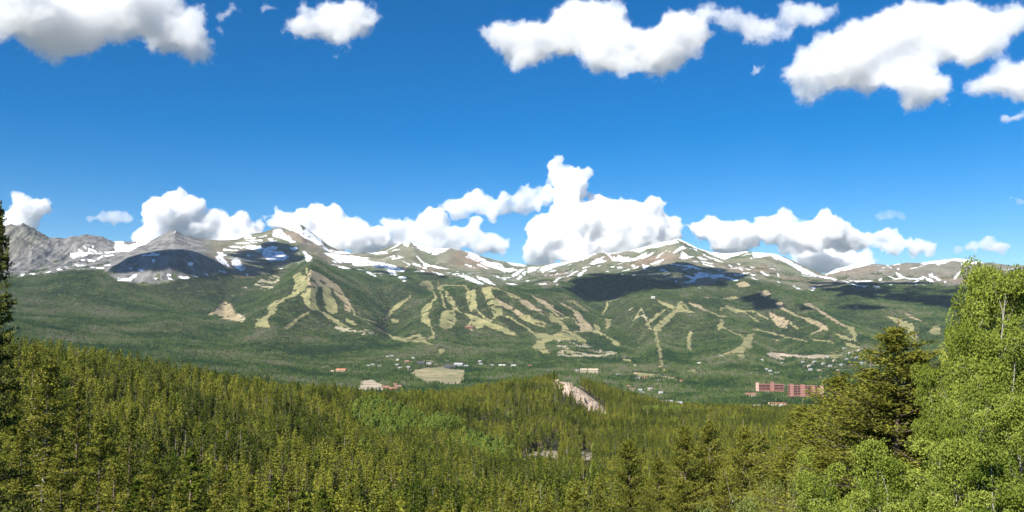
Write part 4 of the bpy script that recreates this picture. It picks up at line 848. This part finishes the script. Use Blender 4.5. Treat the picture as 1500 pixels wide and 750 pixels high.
# ------------------------------------------------------------------ the trees placed one by one in the foreground
def limb_tree(seed, H, R, base, n_limb, n_leaf, leaf, stems=1, n_clump=60):
    """broadleaf tree: pale trunk(s), limbs that fork, leaves gathered along the twigs"""
    rs = np.random.RandomState(seed); trunks, limbs, C_, T_ = [], [], [], []; tips = []
    for s_ in range(stems):
        z = np.linspace(0, 1, 9); off = rs.normal(size=2) * (0.35 * R if stems > 1 else 0.05 * R)
        wob = rs.normal(size=(9, 2)).cumsum(0) * 0.018 * H; hh = H * (1 if s_ == 0 else rs.uniform(0.7, 0.95))
        ax = np.stack([wob[:, 0] + off[0] * z, wob[:, 1] + off[1] * z, z * hh * 0.96], -1); ax[:, :2] -= ax[0, :2]
        trunks.append(tube(ax, (0.0095 * H + 0.02) * (1 - 0.9 * z) + 0.004, 8))
        for i in range(max(3, n_limb // stems)):
            u = (i + rs.uniform()) / (n_limb // stems); h = hh * (base + (0.97 - base) * u); p0 = np.array([np.interp(h, ax[:, 2], ax[:, k]) for k in range(3)])
            prof = math.sin(math.pi * min(1, 0.20 + 0.78 * u)) ** 0.75
            L = R * prof * rs.uniform(0.6, 1.15); az = i * 2.4 + rs.normal() * 0.6; rise = rs.uniform(0.25, 0.85) + 0.5 * u
            d = np.array([math.cos(az), math.sin(az), rise]); d /= np.linalg.norm(d); t = np.linspace(0, 1, 6)
            P = p0 + d * (t * L)[:, None] + np.array([0, 0, 0.15 * L]) * (t ** 2)[:, None] + rs.normal(size=(6, 3)).cumsum(0) * 0.03 * L; P[0] = p0
            limbs.append(tube(P, np.linspace(0.016 * L + 0.008, 0.003, 6), 5)); tips.append((P, L))
            for j in range(5):
                q0 = P[rs.randint(2, 6)]; e = d * 0.5 + rs.normal(size=3) * 0.7 + np.array([0, 0, 0.25]); e /= np.linalg.norm(e); l2 = L * rs.uniform(0.2, 0.45)
                Q = q0 + e * (np.linspace(0, 1, 4) * l2)[:, None] + rs.normal(size=(4, 3)).cumsum(0) * 0.02 * L; Q[0] = q0
                limbs.append(tube(Q, np.linspace(0.006 * L + 0.004, 0.002, 4), 3)); tips.append((Q, l2))
        tips.append((ax[6:], 0.12 * H))
    # leaves gather in clumps round the ends of the twigs, with gaps between
    ends = [q for P, l in tips for q in (P[-1], P[int(len(P) * 0.6)])]; rs.shuffle(ends); ends = ends[:n_clump]
    rc = R * rs.uniform(0.13, 0.30, len(ends)); cnt = (n_leaf * rc ** 2 / (rc ** 2).sum()).astype(int) + 4
    for q, r_, m in zip(ends, rc, cnt):
        u = rs.normal(size=(m, 3)); u /= np.linalg.norm(u, axis=1)[:, None]; lump = 0.7 + 0.6 * vnoise(u[:, 0] * 2.2 + q[0], u[:, 1] * 2.2 + q[1], u[:, 2] * 2.2 + q[2], seed)
        C_.append(q + u * (r_ * lump * rs.uniform(0.25, 1, m) ** 0.45)[:, None] * np.array([1, 1, 0.72])); T_.append(np.clip(rs.normal(0.5, 0.24) + rs.normal(size=m) * 0.2, 0, 1))
    c = np.vstack(C_); v, f = sprays(c, rs.normal(size=(len(c), 3)), leaf, 0.85, rs, 0.0, 0.5)
    return join(trunks), join(limbs), (v, f, np.repeat(np.concatenate(T_), 4))

KIND = {}
def keep(kind, H, parts, mats):
    tr, bo, (v, f, t) = parts; H = float(v[:, 2].max())
    KIND.setdefault(kind, []).append((H, [('trunk', wood(kind + '_trunk', tr, bo, mats[1], mats[-1])), ('crown', crown_mesh(kind + '_crown', v, f, t, [mats[0]]))]))
for k in range(4): keep('lodgepole_pine', 14.0, conifer(500 + k, 14.0, 2.4, 0.14 + 0.06 * k, 115, 150, 0.18, 0.42, droop=0.14, power=0.66, clumpy=0.85, up=0.24, gaps=0.16), (M_NEARPINE, M_BARK, M_BOUGH))
for k in range(3): keep('limber_pine', 12.0, conifer(520 + k, 12.0, 3.9, 0.04, 230, 270, 0.125, 0.38, droop=0.12, power=0.66, clumpy=0.75, up=0.34, gaps=0.08, top=0.12), (M_NEARPINE, M_BARK, M_BOUGH))
keep('bare_pine', 16.0, conifer(540, 16.0, 2.1, 0.50, 120, 110, 0.22, 0.40, droop=0.25, power=0.45, clumpy=0.9, gaps=0.14), (M_NEARPINE, M_GREY))
keep('spruce_tree', 12.5, conifer(550, 12.5, 1.9, 0.03, 210, 130, 0.15, 0.36, droop=0.30, power=0.75, clumpy=0.55, up=0.30, gaps=0.05), (M_SPRUCE, M_BARK, M_BOUGH))
for k in range(4): keep('aspen_tree', 10.0, limb_tree(560 + k, 10.0, 2.5, 0.16, 24, 30000, 0.088, 1 + k % 2, 85), (M_ASPEN, M_WBARK, M_TWIG))
for k in range(2): keep('willow_shrub', 3.0, limb_tree(580 + k, 3.0, 1.8, 0.05, 20, 9000, 0.075, 4, 60), (M_WILLOW, M_GREY))
for k in range(2): keep('aspen_sapling', 5.0, limb_tree(590 + k, 5.0, 1.9, 0.06, 20, 22000, 0.066, 3, 60), (M_ASPEN, M_WBARK, M_TWIG))

def stand(kind, px, py, r, label, wide=1.0, var=None, group=None, rs=random.Random(7)):
    """a tree whose top is seen at (px, py) from r metres away; its foot is on the sheet"""
    b = ground_at(px, r); top = float(ray(px, py)[1]) * r; H = max(1.2, top - b.z + 0.1)
    H0, parts = KIND[kind][(var if var is not None else rs.randrange(99)) % len(KIND[kind])]
    nm = {'lodgepole_pine': 'pine_tree', 'limber_pine': 'pine_tree', 'bare_pine': 'pine_tree'}.get(kind, kind)
    e = empty(nm, b - Vector((0, 0, 0.1)), label, 'shrub' if 'shrub' in kind else 'tree', group, rs.uniform(0, 6.28))
    s = H / H0; w = wide * s ** 0.45; e.scale = (w, w, s)
    for n_, me_ in parts: add_obj(n_, me_, e)
    return e
# left edge and lower left
stand('spruce_tree', -9, 292, 25, 'dark spruce cut by the left edge, its branch tips reaching into the picture', 0.62)
stand('bare_pine', 71, 522, 84, 'tall lodgepole pine with a bare pale lower trunk near the left edge', 1.0)
stand('lodgepole_pine', 52, 499, 112, 'slender pine rising behind the bare trunked pine at the left', 0.85, 0)
stand('lodgepole_pine', 118, 556, 92, 'bushy pine right of the bare trunked pine at the left', 1.15, 1)
stand('lodgepole_pine', 22, 552, 96, 'pale green pine just right of the dark edge spruce', 0.9, 2)
stand('lodgepole_pine', 152, 604, 78, 'mid sized pine with a full crown, down right of the bushy left pine', 1.0, 3)
GL = 'near pines along the lower left edge of the picture'; LL = 'yellow green near pine among those filling the lower left corner'
for q in [(40,622,70),(98,640,66),(196,600,104),(230,640,84),(176,668,62),(285,648,96),(270,700,66),(330,668,92),(370,700,80),(128,700,54),(30,700,52),(215,716,56),(425,690,96),(320,728,64),(410,728,76)]:
    stand('lodgepole_pine', *q, LL, 1.0, None, GL)
GB = 'near pines along the bottom edge'; LB = 'near pine with a ragged crown standing along the bottom edge'
for q in [(470,716,96),(520,706,104),(575,722,96),(640,712,104),(690,728,92),(745,712,100),(800,728,90),(842,706,96),(880,700,84)]:
    stand('lodgepole_pine', *q, LB, 1.0, None, GB)
stand('limber_pine', 922, 633, 76, 'pointed pine standing by itself at the bottom, left of the double pines', 0.95, 0)
stand('limber_pine', 1004, 613, 82, 'left one of the two close pines at the bottom', 0.9, 1)
stand('limber_pine', 1037, 606, 84, 'right one of the two close pines at the bottom, a little taller', 0.9, 2)
stand('limber_pine', 962, 662, 72, 'short broad pine between the single pine and the double pines', 0.9, 2)
stand('limber_pine', 1082, 612, 80, 'dense dark pine right of the two close pines', 0.9, 0)
stand('bare_pine', 1112, 630, 86, 'thin greyish pine with a visible pale trunk right of the dense dark pine', 0.8)
stand('limber_pine', 1062, 690, 66, 'low rounded pine in front of the dense dark pine', 0.9, 1)
stand('limber_pine', 990, 690, 64, 'low wide pine under the two close pines', 1.0, 0)
# right side
stand('limber_pine', 1302, 466, 42, 'biggest pine of the right side, dark green with a pointed top', 1.5, 1)
stand('limber_pine', 1340, 505, 44, 'pine leaning against the right flank of the biggest pine', 1.3, 2)
stand('limber_pine', 1265, 528, 46, 'pine at the left shoulder of the biggest pine', 1.35, 0)
stand('limber_pine', 1225, 540, 52, 'pine in front of the red hotel, right of the hotel end', 1.35, 2)
stand('limber_pine', 1165, 583, 56, 'pine whose top reaches the foot of the red hotel', 1.25, 1)
stand('limber_pine', 1192, 598, 52, 'short pine between the two pines below the red hotel', 0.9, 0)
stand('limber_pine', 1150, 650, 50, 'low olive pine at the left foot of the right hand trees', 0.9, 2)
stand('limber_pine', 1200, 660, 44, 'dark low pine in the shade beside the pale shrubs', 1.0, 1)
stand('aspen_tree', 1462, 371, 39, 'tallest aspen, its dark green top standing against the sky at the right', 0.66, 0)
stand('aspen_tree', 1426, 396, 38, 'aspen left of the tallest aspen, against the shaded ridge', 0.51, 1)
stand('aspen_tree', 1498, 384, 36, 'aspen cut by the right edge beside the tallest aspen', 0.70, 2)
stand('aspen_tree', 1387, 464, 38, 'young aspen with a narrow top in front of the far ski runs', 0.41, 3)
stand('aspen_tree', 1437, 468, 31, 'light green aspen below the tallest aspen', 0.59, 0)
stand('aspen_tree', 1482, 456, 29, 'bright aspen with a wide crown at the right edge', 0.70, 1)
stand('aspen_tree', 1352, 530, 38, 'aspen right of the biggest pine', 0.41, 2)
stand('aspen_tree', 1408, 546, 29, 'bright aspen in the middle of the right hand thicket', 0.51, 3)
stand('aspen_tree', 1456, 560, 25, 'aspen with pale bare twigs in the right hand thicket', 0.56, 2)
stand('aspen_tree', 1500, 566, 22, 'low aspen filling the right edge', 0.61, 0)
stand('aspen_tree', 1240, 600, 47, 'slim light aspen between the dark pines below the hotel', 0.30, 1)
stand('aspen_sapling', 1352, 640, 25, 'bushy young aspen at the foot of the biggest pine', 0.88, 0)
stand('aspen_sapling', 1404, 636, 22, 'round young aspen below the bright middle aspen', 0.69, 1)
stand('aspen_sapling', 1462, 648, 19, 'young aspen at the lower right edge', 0.73, 0)
stand('aspen_sapling', 1272, 662, 26, 'bright bushy sapling left of the biggest pine', 0.81, 1)
stand('aspen_sapling', 1318, 684, 22, 'lowest bright sapling below the biggest pine', 0.81, 0)
stand('aspen_sapling', 1375, 706, 18, 'leafy sapling at the bottom edge of the right corner', 0.64, 1)
stand('aspen_sapling', 1432, 712, 16, 'leafy sapling in the lower right corner', 0.64, 0)
stand('aspen_sapling', 1494, 706, 15, 'leafy sapling cut by the lower right corner', 0.68, 1)
stand('aspen_sapling', 1243, 712, 23, 'low sapling at the bottom edge beside the dark pine', 0.74, 0)
stand('aspen_sapling', 1176, 648, 48, 'light green sapling between the low olive pine and the dark low pine', 0.62, 1)
stand('aspen_sapling', 1222, 672, 31, 'bright sapling right of the dark low pine', 0.7, 0)
stand('aspen_sapling', 1296, 640, 30, 'sapling hugging the left foot of the biggest pine', 0.75, 1)
GW = 'pale willow shrubs at the bottom right of centre'; LW = 'pale yellow green willow shrub at the bottom, right of the dark pines'
for q in [(1112,700,48),(1085,722,46),(1142,706,44),(1064,734,50),(1120,730,40),(1165,716,42)]:
    stand('willow_shrub', *q, LW, 0.62, None, GW)
# ------------------------------------------------------------------ rock face, town and lodges
M_ROCK = plain('weathered_granite', (0.34, 0.27, 0.21), 0.95, 0.35, 0.12, 0.6)
def crag(name, label, line, half, seed):
    """a spine of broken rock: a blocky sheet over the ground along a line, its rim sunk under the soil"""
    pts = [np.array(ground_at(px, r)) for px, r in line]; d = [0]
    for p, q in zip(pts[:-1], pts[1:]): d.append(d[-1] + np.linalg.norm(q[:2] - p[:2]))
    nu, nv = int(d[-1] / 0.8), int(2 * half / 0.8); u, v = np.meshgrid(np.linspace(0, d[-1], nu), np.linspace(-half, half, nv), indexing='ij')
    P = np.stack([np.interp(u, d, [p[k] for p in pts]) for k in range(2)], -1); t = np.array(pts[-1][:2]) - np.array(pts[0][:2]); t /= np.linalg.norm(t); X = P[..., 0] - t[1] * v; Y = P[..., 1] + t[0] * v
    az = np.arctan2(X, Y); c = np.clip(np.interp(az, AZ, np.arange(NC)), 0, NC - 2).astype(int); R = np.hypot(X, Y)
    Z = np.array([np.interp(r, GR[k], GZ[k]) for r, k in zip(R.ravel(), c.ravel())]).reshape(R.shape)
    rim = 1 - np.maximum(np.abs(v) / half, np.abs(2 * u / d[-1] - 1) ** 3) + 0.5 * (fbm(X / 16, Y / 16, octv=3, seed=seed) - 0.5)
    wX, wY = X + 3 * fbm(X / 7, Y / 7, octv=2, seed=seed + 3), Y + 3 * fbm(X / 7, Y / 7, octv=2, seed=seed + 4)
    blocks = np.floor(vnoise(wX / 5.0, wY / 8.0, seed=seed + 1) * 4) / 4 + 0.5 * np.floor(vnoise(wX / 2.2, wY / 2.6, seed=seed + 2) * 3) / 3
    crack = sstep(0.02, 0.10, np.abs(vnoise(X / 6, Y / 6, seed=seed + 5) - 0.5))
    Z = Z + np.where(rim < 0.12, -1.5, 0.6 + 6.5 * sstep(0.1, 0.7, rim) * (0.15 + 1.15 * blocks) * (0.45 + 0.55 * crack)) + 0.5 * (fbm(X / 1.5, Y / 1.5, octv=3, seed=seed + 6) - 0.5)
    i, j = np.meshgrid(np.arange(nu - 1), np.arange(nv - 1), indexing='ij'); f = np.stack([i * nv + j, (i + 1) * nv + j, (i + 1) * nv + j + 1, i * nv + j + 1], -1).reshape(-1, 4)
    return tag(add_obj(name, mesh_np(name, np.stack([X, Y, Z], -1).reshape(-1, 3), f, [M_ROCK])), label, 'rock')
crag('rock_outcrop', 'pinkish cream rock face breaking out of the wooded knoll in the middle', [(818,1086),(824,1062),(834,1038),(846,1016),(860,998),(874,982),(884,972)], 27.0, 3)

def boxm(bm, x0, x1, y0, y1, z0, z1):
    v = [bm.verts.new((x, y, z)) for z in (z0, z1) for x, y in ((x0, y0), (x1, y0), (x1, y1), (x0, y1))]
    for f in ((3, 2, 1, 0), (4, 5, 6, 7), (0, 1, 5, 4), (1, 2, 6, 5), (2, 3, 7, 6), (3, 0, 4, 7)): bm.faces.new([v[i] for i in f])
def bm_mesh(name, fn, mat):
    bm = bmesh.new(); fn(bm); me = bpy.data.meshes.new(name); bm.to_mesh(me); bm.free(); me.materials.append(mat); return me
def gable(bm, L, W, h, rise, over):
    t = 0.5
    for s in (-1, 1):
        a = [(-L/2 - over, s * (W/2 + over), h - 0.35), (L/2 + over, s * (W/2 + over), h - 0.35), (L/2 + over, 0, h + rise), (-L/2 - over, 0, h + rise)]
        v = [bm.verts.new(p) for p in a] + [bm.verts.new((x, y, z + t)) for x, y, z in a]
        for f in ((0, 1, 2, 3), (7, 6, 5, 4), (0, 4, 5, 1), (1, 5, 6, 2), (2, 6, 7, 3), (3, 7, 4, 0)): bm.faces.new([v[i] for i in f])
def walls(bm, L, W, h, rise):
    b = [(-L/2, -W/2), (L/2, -W/2), (L/2, W/2), (-L/2, W/2)]; lo = [bm.verts.new((x, y, -3)) for x, y in b]; hi = [bm.verts.new((x, y, h)) for x, y in b]
    r0 = bm.verts.new((-L/2, 0, h + rise - 0.05)); r1 = bm.verts.new((L/2, 0, h + rise - 0.05))
    bm.faces.new([lo[0], lo[1], hi[1], hi[0]]); bm.faces.new([lo[2], lo[3], hi[3], hi[2]]); bm.faces.new([lo[1], lo[2], hi[2], r1, hi[1]]); bm.faces.new([lo[3], lo[0], hi[0], r0, hi[3]])
GLASS = plain('window_glass', (0.04, 0.05, 0.06), 0.15, 0.1, 1.0, 0, 0.6)
COLS = {'white': (0.44, 0.42, 0.38), 'cream': (0.42, 0.36, 0.26), 'brown': (0.24, 0.15, 0.10), 'red': (0.28, 0.13, 0.09), 'grey': (0.34, 0.34, 0.34), 'dark': (0.07, 0.07, 0.075), 'orange': (0.42, 0.18, 0.10), 'tan': (0.48, 0.38, 0.27), 'silver': (0.30, 0.31, 0.31)}
PAINT = {k: plain(k + '_siding', c, 0.75, 0.1, 0.4) for k, c in COLS.items()}
ROOF = {k: plain(k + '_roofing', c, 0.7, 0.12, 0.6) for k, c in COLS.items()}
HOUSE = {}
def house(px, py, size, wall, roof, label, group=None, turn=None, rmin=2050, rmax=4700, name='house', rs=random.Random(3)):
    L, W, h, rise = size; key = (size, wall, roof)
    if key not in HOUSE:
        wl = bm_mesh('house_wall', lambda bm: walls(bm, L, W, h, rise), PAINT[wall]); rf = bm_mesh('house_roof', lambda bm: gable(bm, L, W, h, rise, 0.9), ROOF[roof])
        ch = bm_mesh('house_chimney', lambda bm: boxm(bm, L * 0.2, L * 0.2 + 1.1, 0.4, 1.5, h + rise * 0.5, h + rise + 1.8), PAINT['brown'])
        wins = []; n = max(2, int(L / 4))
        for s in (-1, 1):
            for st in range(max(1, int(h / 3.2))):
                for i in range(n):
                    x = -L/2 + (i + 0.5) * L / n; y = s * W/2; z = 1.0 + st * 3.1
                    wins.append(bm_mesh('house_window', lambda bm: boxm(bm, x - 0.8, x + 0.8, min(y - s*0.1, y + s*0.12), max(y - s*0.1, y + s*0.12), z, z + 1.5), GLASS))
        x = L * 0.5; dr = bm_mesh('house_door', lambda bm: boxm(bm, x - 0.1, x + 0.12, -0.6, 0.6, 0, 2.2), PAINT['brown'])
        HOUSE[key] = [('wall', wl), ('roof', rf), ('door', dr)] + [('window', w) for w in wins] + [('chimney', ch)]
    p = ground_hit(px, py, rmin, rmax); e = empty(name, p, label, 'house' if name == 'house' else name, group, rs.uniform(-0.5, 0.5) if turn is None else turn)
    rfo = None
    for n_, me_ in HOUSE[key]:
        o = add_obj(n_, me_, rfo if n_ == 'chimney' and rfo else e)
        if n_ == 'roof': rfo = o
    return e
S, Mh, Lh = (13, 9, 5, 3), (18, 12, 6.5, 4), (30, 14, 7, 4)
house(500, 545, (38, 16, 7, 5), 'tan', 'orange', 'long house with a bright orange roof alone in the woods at the left')
house(486, 546, S, 'cream', 'tan', 'small tan house beside the orange roofed house')
for q in [((566,571),Mh,'brown','red','reddish house at the left end of the red roofed cluster'),((575,573),Mh,'brown','red','reddish house in the middle of the red roofed cluster'),((583,570),Mh,'red','brown','reddish house at the right end of the red roofed cluster'),((579,566),S,'tan','red','small house behind the red roofed cluster')]: house(*q[0], *q[1:])
for q in [((618,534),(34,16,8,5),'dark','dark','black roofed lodge at the upper left of the pale meadow'),((628,535),Mh,'cream','grey','cream house beside the black roofed lodge'),((660,540),(44,16,8,6),'dark','dark','long black roofed lodge at the upper right of the pale meadow'),((672,537),(36,16,9,5),'grey','grey','grey roofed lodge above the long black lodge'),((682,539),Mh,'dark','grey','dark house at the right end of the meadow lodges'),((596,532),Mh,'red','brown','brown house above the left end of the pale meadow')]: house(*q[0], *q[1:])
for q in [((581,536),'white'),((586,541),'white'),((598,540),'cream'),((540,538),'white'),((546,536),'cream'),((556,538),'white'),((568,524),'white'),((574,523),'white'),((605,526),'white'),((583,529),'cream')]:
    house(*q[0], S, q[1], 'silver', 'tiny pale house scattered in the woods left of the meadow', 'pale houses left of the meadow')
for q in [((704,535),'white'),((721,537),'grey'),((703,531),'silver')]: house(*q[0], S, q[1], 'silver', 'tiny pale house in the woods right of the meadow', 'pale houses right of the meadow')
house(736, 538, (30, 12, 7, 4), 'cream', 'white', 'long cream house right of the meadow, left one of two'); house(752, 538, Mh, 'cream', 'white', 'cream house right of the meadow, right one of two'); house(776, 538, (20, 12, 5, 4), 'tan', 'red', 'small red roofed house above the knoll')
house(855, 548, (24, 14, 16, 4), 'cream', 'cream', 'pale apartment block behind the knoll, left one of the pair', name='apartment_block', turn=0.1); house(869, 548, (36, 14, 16, 4), 'cream', 'tan', 'wider pale apartment block behind the knoll, right one of the pair', name='apartment_block', turn=-0.1)
house(845, 545, S, 'white', 'silver', 'small white house left of the pale apartment blocks')
house(985, 594, (52, 18, 7, 3), 'grey', 'silver', 'long grey metal roofed building beyond the near forest edge', turn=-0.25, rmin=1500); house(976, 592, (34, 16, 7, 3), 'grey', 'silver', 'shorter grey roofed building behind the long metal roof', turn=-0.2, rmin=1500)
house(955, 594, Mh, 'tan', 'grey', 'small house left of the grey metal roofs', rmin=1500)
for q in [((942,555),'cream','red'),((934,556),'white','grey'),((947,553),'red','brown'),((963,560),'tan','grey'),((938,574),'white','silver'),((940,578),'white','silver'),((920,568),'red','brown'),((912,577),'white','grey'),((968,578),'white','silver'),((905,551),'white','silver'),((930,550),'cream','tan'),((998,560),'tan','red'),((952,572),'tan','grey'),((926,573),'cream','brown')]:
    house(*q[0], S, q[1], q[2], 'tiny house among the trees of the town right of the knoll', 'town houses right of the knoll')
house(1100, 598, (46, 14, 6, 2), 'white', 'white', 'long white shed at the edge of the woods, alone', turn=0.05, rmin=1500); house(1139, 598, (42, 14, 6, 2), 'white', 'white', 'long white shed below the red hotel, left one of two', turn=0.05, rmin=1500); house(1149, 598, (24, 14, 6, 2), 'white', 'white', 'short white shed below the red hotel, right one of two', turn=0.05, rmin=1500)
for q in [((1138,548),'cream','white'),((1130,551),'white','silver'),((1128,545),'white','silver'),((1187,543),'white','silver'),((1200,545),'cream','tan'),((1206,534),'white','silver'),((1193,532),'white','silver'),((1185,538),'tan','white'),((1216,538),'white','silver'),((1222,530),'cream','tan'),((1232,536),'white','silver'),((1228,545),'white','grey'),((1240,528),'white','silver'),((1248,537),'cream','grey'),((1255,526),'white','silver'),((1262,534),'white','silver'),((1145,533),'white','silver'),((1116,529),'white','silver'),((1122,543),'white','grey'),((1176,532),'grey','silver'),((1212,524),'white','silver'),((1245,519),'white','silver'),((1236,512),'white','silver'),((1258,515),'tan','white')]:
    house(*q[0], S, q[1], q[2], 'tiny pale house in the town above the red hotel', 'town houses above the red hotel')
house(957, 438, (26, 18, 12, 4), 'white', 'white', 'white lodge at the top of the runs below the central summit', rmin=5200, rmax=7400); house(687, 481, (46, 18, 9, 6), 'red', 'brown', 'reddish lodge at the foot of the middle ski runs', rmin=4500, rmax=6500)
house(1056, 523, S, 'white', 'silver', 'single white house under the central runs'); house(1024, 534, S, 'white', 'white', 'single white house in the woods below the lift line')

# the red brick hotel: wings of stacked balconies between stair towers
M_BRICK = plain('hotel_red_stucco', (0.27, 0.135, 0.11), 0.85, 0.12, 0.3); M_PALE = plain('hotel_pale_stucco', (0.46, 0.31, 0.25), 0.85, 0.1, 0.3); M_DARKR = plain('balcony_shade', (0.035, 0.028, 0.026), 0.9, 0.1, 0.5)
def wing(px0, px1, py, floors, label, r, towers, fh=4.1, depth=17):
    a = ground_at(px0, r); b_ = ground_at(px1, r); c = (a + b_) / 2; L = (b_ - a).length; ang = math.atan2(b_.y - a.y, b_.x - a.x)
    z0 = float(ray((px0 + px1) / 2, py)[1]) * r
    e = empty('hotel_wing', Vector((c.x, c.y, z0)), label, 'hotel', None, ang); H = floors * fh
    add_obj('wall', bm_mesh('hotel_wall', lambda bm: boxm(bm, -L/2, L/2, -depth/2 + 2.4, depth/2, -5, H), M_BRICK), e)
    n = max(3, int(L / 10))
    for k in range(floors):
        z = k * fh
        def slab(bm):
            boxm(bm, -L/2 + 0.02, L/2 - 0.02, -depth/2, -depth/2 + 2.38, z - 0.15, z + 0.15); boxm(bm, -L/2 + 0.02, L/2 - 0.02, -depth/2, -depth/2 + 0.15, z + 0.152, z + 1.25)
        add_obj('balcony', bm_mesh('hotel_balcony', slab, M_BRICK), e)
        def shaded_panes(bm):
            for i in range(n):
                x = -L/2 + (i + 0.5) * L / n; boxm(bm, x - L / n * 0.46, x + L / n * 0.46, -depth/2 + 2.28, -depth/2 + 2.45, z + 0.3, z + fh - 0.35)
        add_obj('shaded_window_row', bm_mesh('hotel_shaded_windows', shaded_panes, M_DARKR), e)  # near-black panels: shade of the balcony recess put into the window colour
    def fins(bm):
        for i in range(n + 1):
            x = -L/2 + 0.35 + i * (L - 0.7) / n; boxm(bm, x - 0.3, x + 0.3, -depth/2 - 0.05, -depth/2 + 2.39, -4.5, H)
    add_obj('party_walls', bm_mesh('hotel_party_walls', fins, M_BRICK), e)
    add_obj('roof', bm_mesh('hotel_roof', lambda bm: boxm(bm, -L/2 - 0.3, L/2 + 0.3, -depth/2 - 0.6, depth/2 + 0.3, H + 0.01, H + 1.3), M_BRICK), e)
    for tx, tw, th, pale in towers:
        x = -L/2 + tx * L; add_obj('stair_tower', bm_mesh('hotel_tower', lambda bm: boxm(bm, x - tw/2, x + tw/2, -depth/2 - 1.2, depth/2 - 1, -5, H + th), M_PALE if pale else M_BRICK), e)
    return e
RH = 2250.0
wing(1152, 1202, 577.5, 5, 'taller right hand wing of the red hotel with rows of balconies', RH, [(0.44, 11, 3.5, False), (0.97, 11, 2.5, True), (0.12, 9, 4.5, False), (0.75, 8, 1.8, False)], 3.9)
wing(1107, 1146, 570, 3, 'lower left hand wing of the red hotel with rows of balconies', RH + 130, [(0.02, 8, 4.0, True), (0.58, 9, 6.5, False)], 3.9)
house(1099, 567, (30, 12, 9, 3), 'cream', 'red', 'low cream annex at the left end of the red hotel', rmin=1900, rmax=2700, turn=0.1); house(1140, 583, (40, 14, 7, 3), 'tan', 'red', 'low reddish entrance building in front of the red hotel', rmin=1900, rmax=2400, turn=-0.3); house(1132, 578, (22, 12, 7, 3), 'cream', 'tan', 'small cream building under the left wing of the red hotel', rmin=1900, rmax=2400, turn=-0.2)
# ------------------------------------------------------------------ the air itself
bm = bmesh.new(); bmesh.ops.create_cube(bm, size=1.0)
for v in bm.verts: v.co = Vector((v.co.x * 53000, v.co.y * 53000, v.co.z * 1460 + 430))
me = bpy.data.meshes.new('haze'); bm.to_mesh(me); bm.free()
m = bpy.data.materials.new('thin_mountain_air'); m.use_nodes = True; nt = m.node_tree; nt.nodes.clear()
v = nt.nodes.new('ShaderNodeVolumePrincipled'); o = nt.nodes.new('ShaderNodeOutputMaterial'); v.inputs['Color'].default_value = (0.62, 0.80, 1.0, 1); v.inputs['Density'].default_value = 1.25e-5; v.inputs['Anisotropy'].default_value = 0.0
nt.links.new(v.outputs[0], o.inputs['Volume']); m.cycles.homogeneous_volume = True; me.materials.append(m)
tag(add_obj('haze', me), kind='stuff')
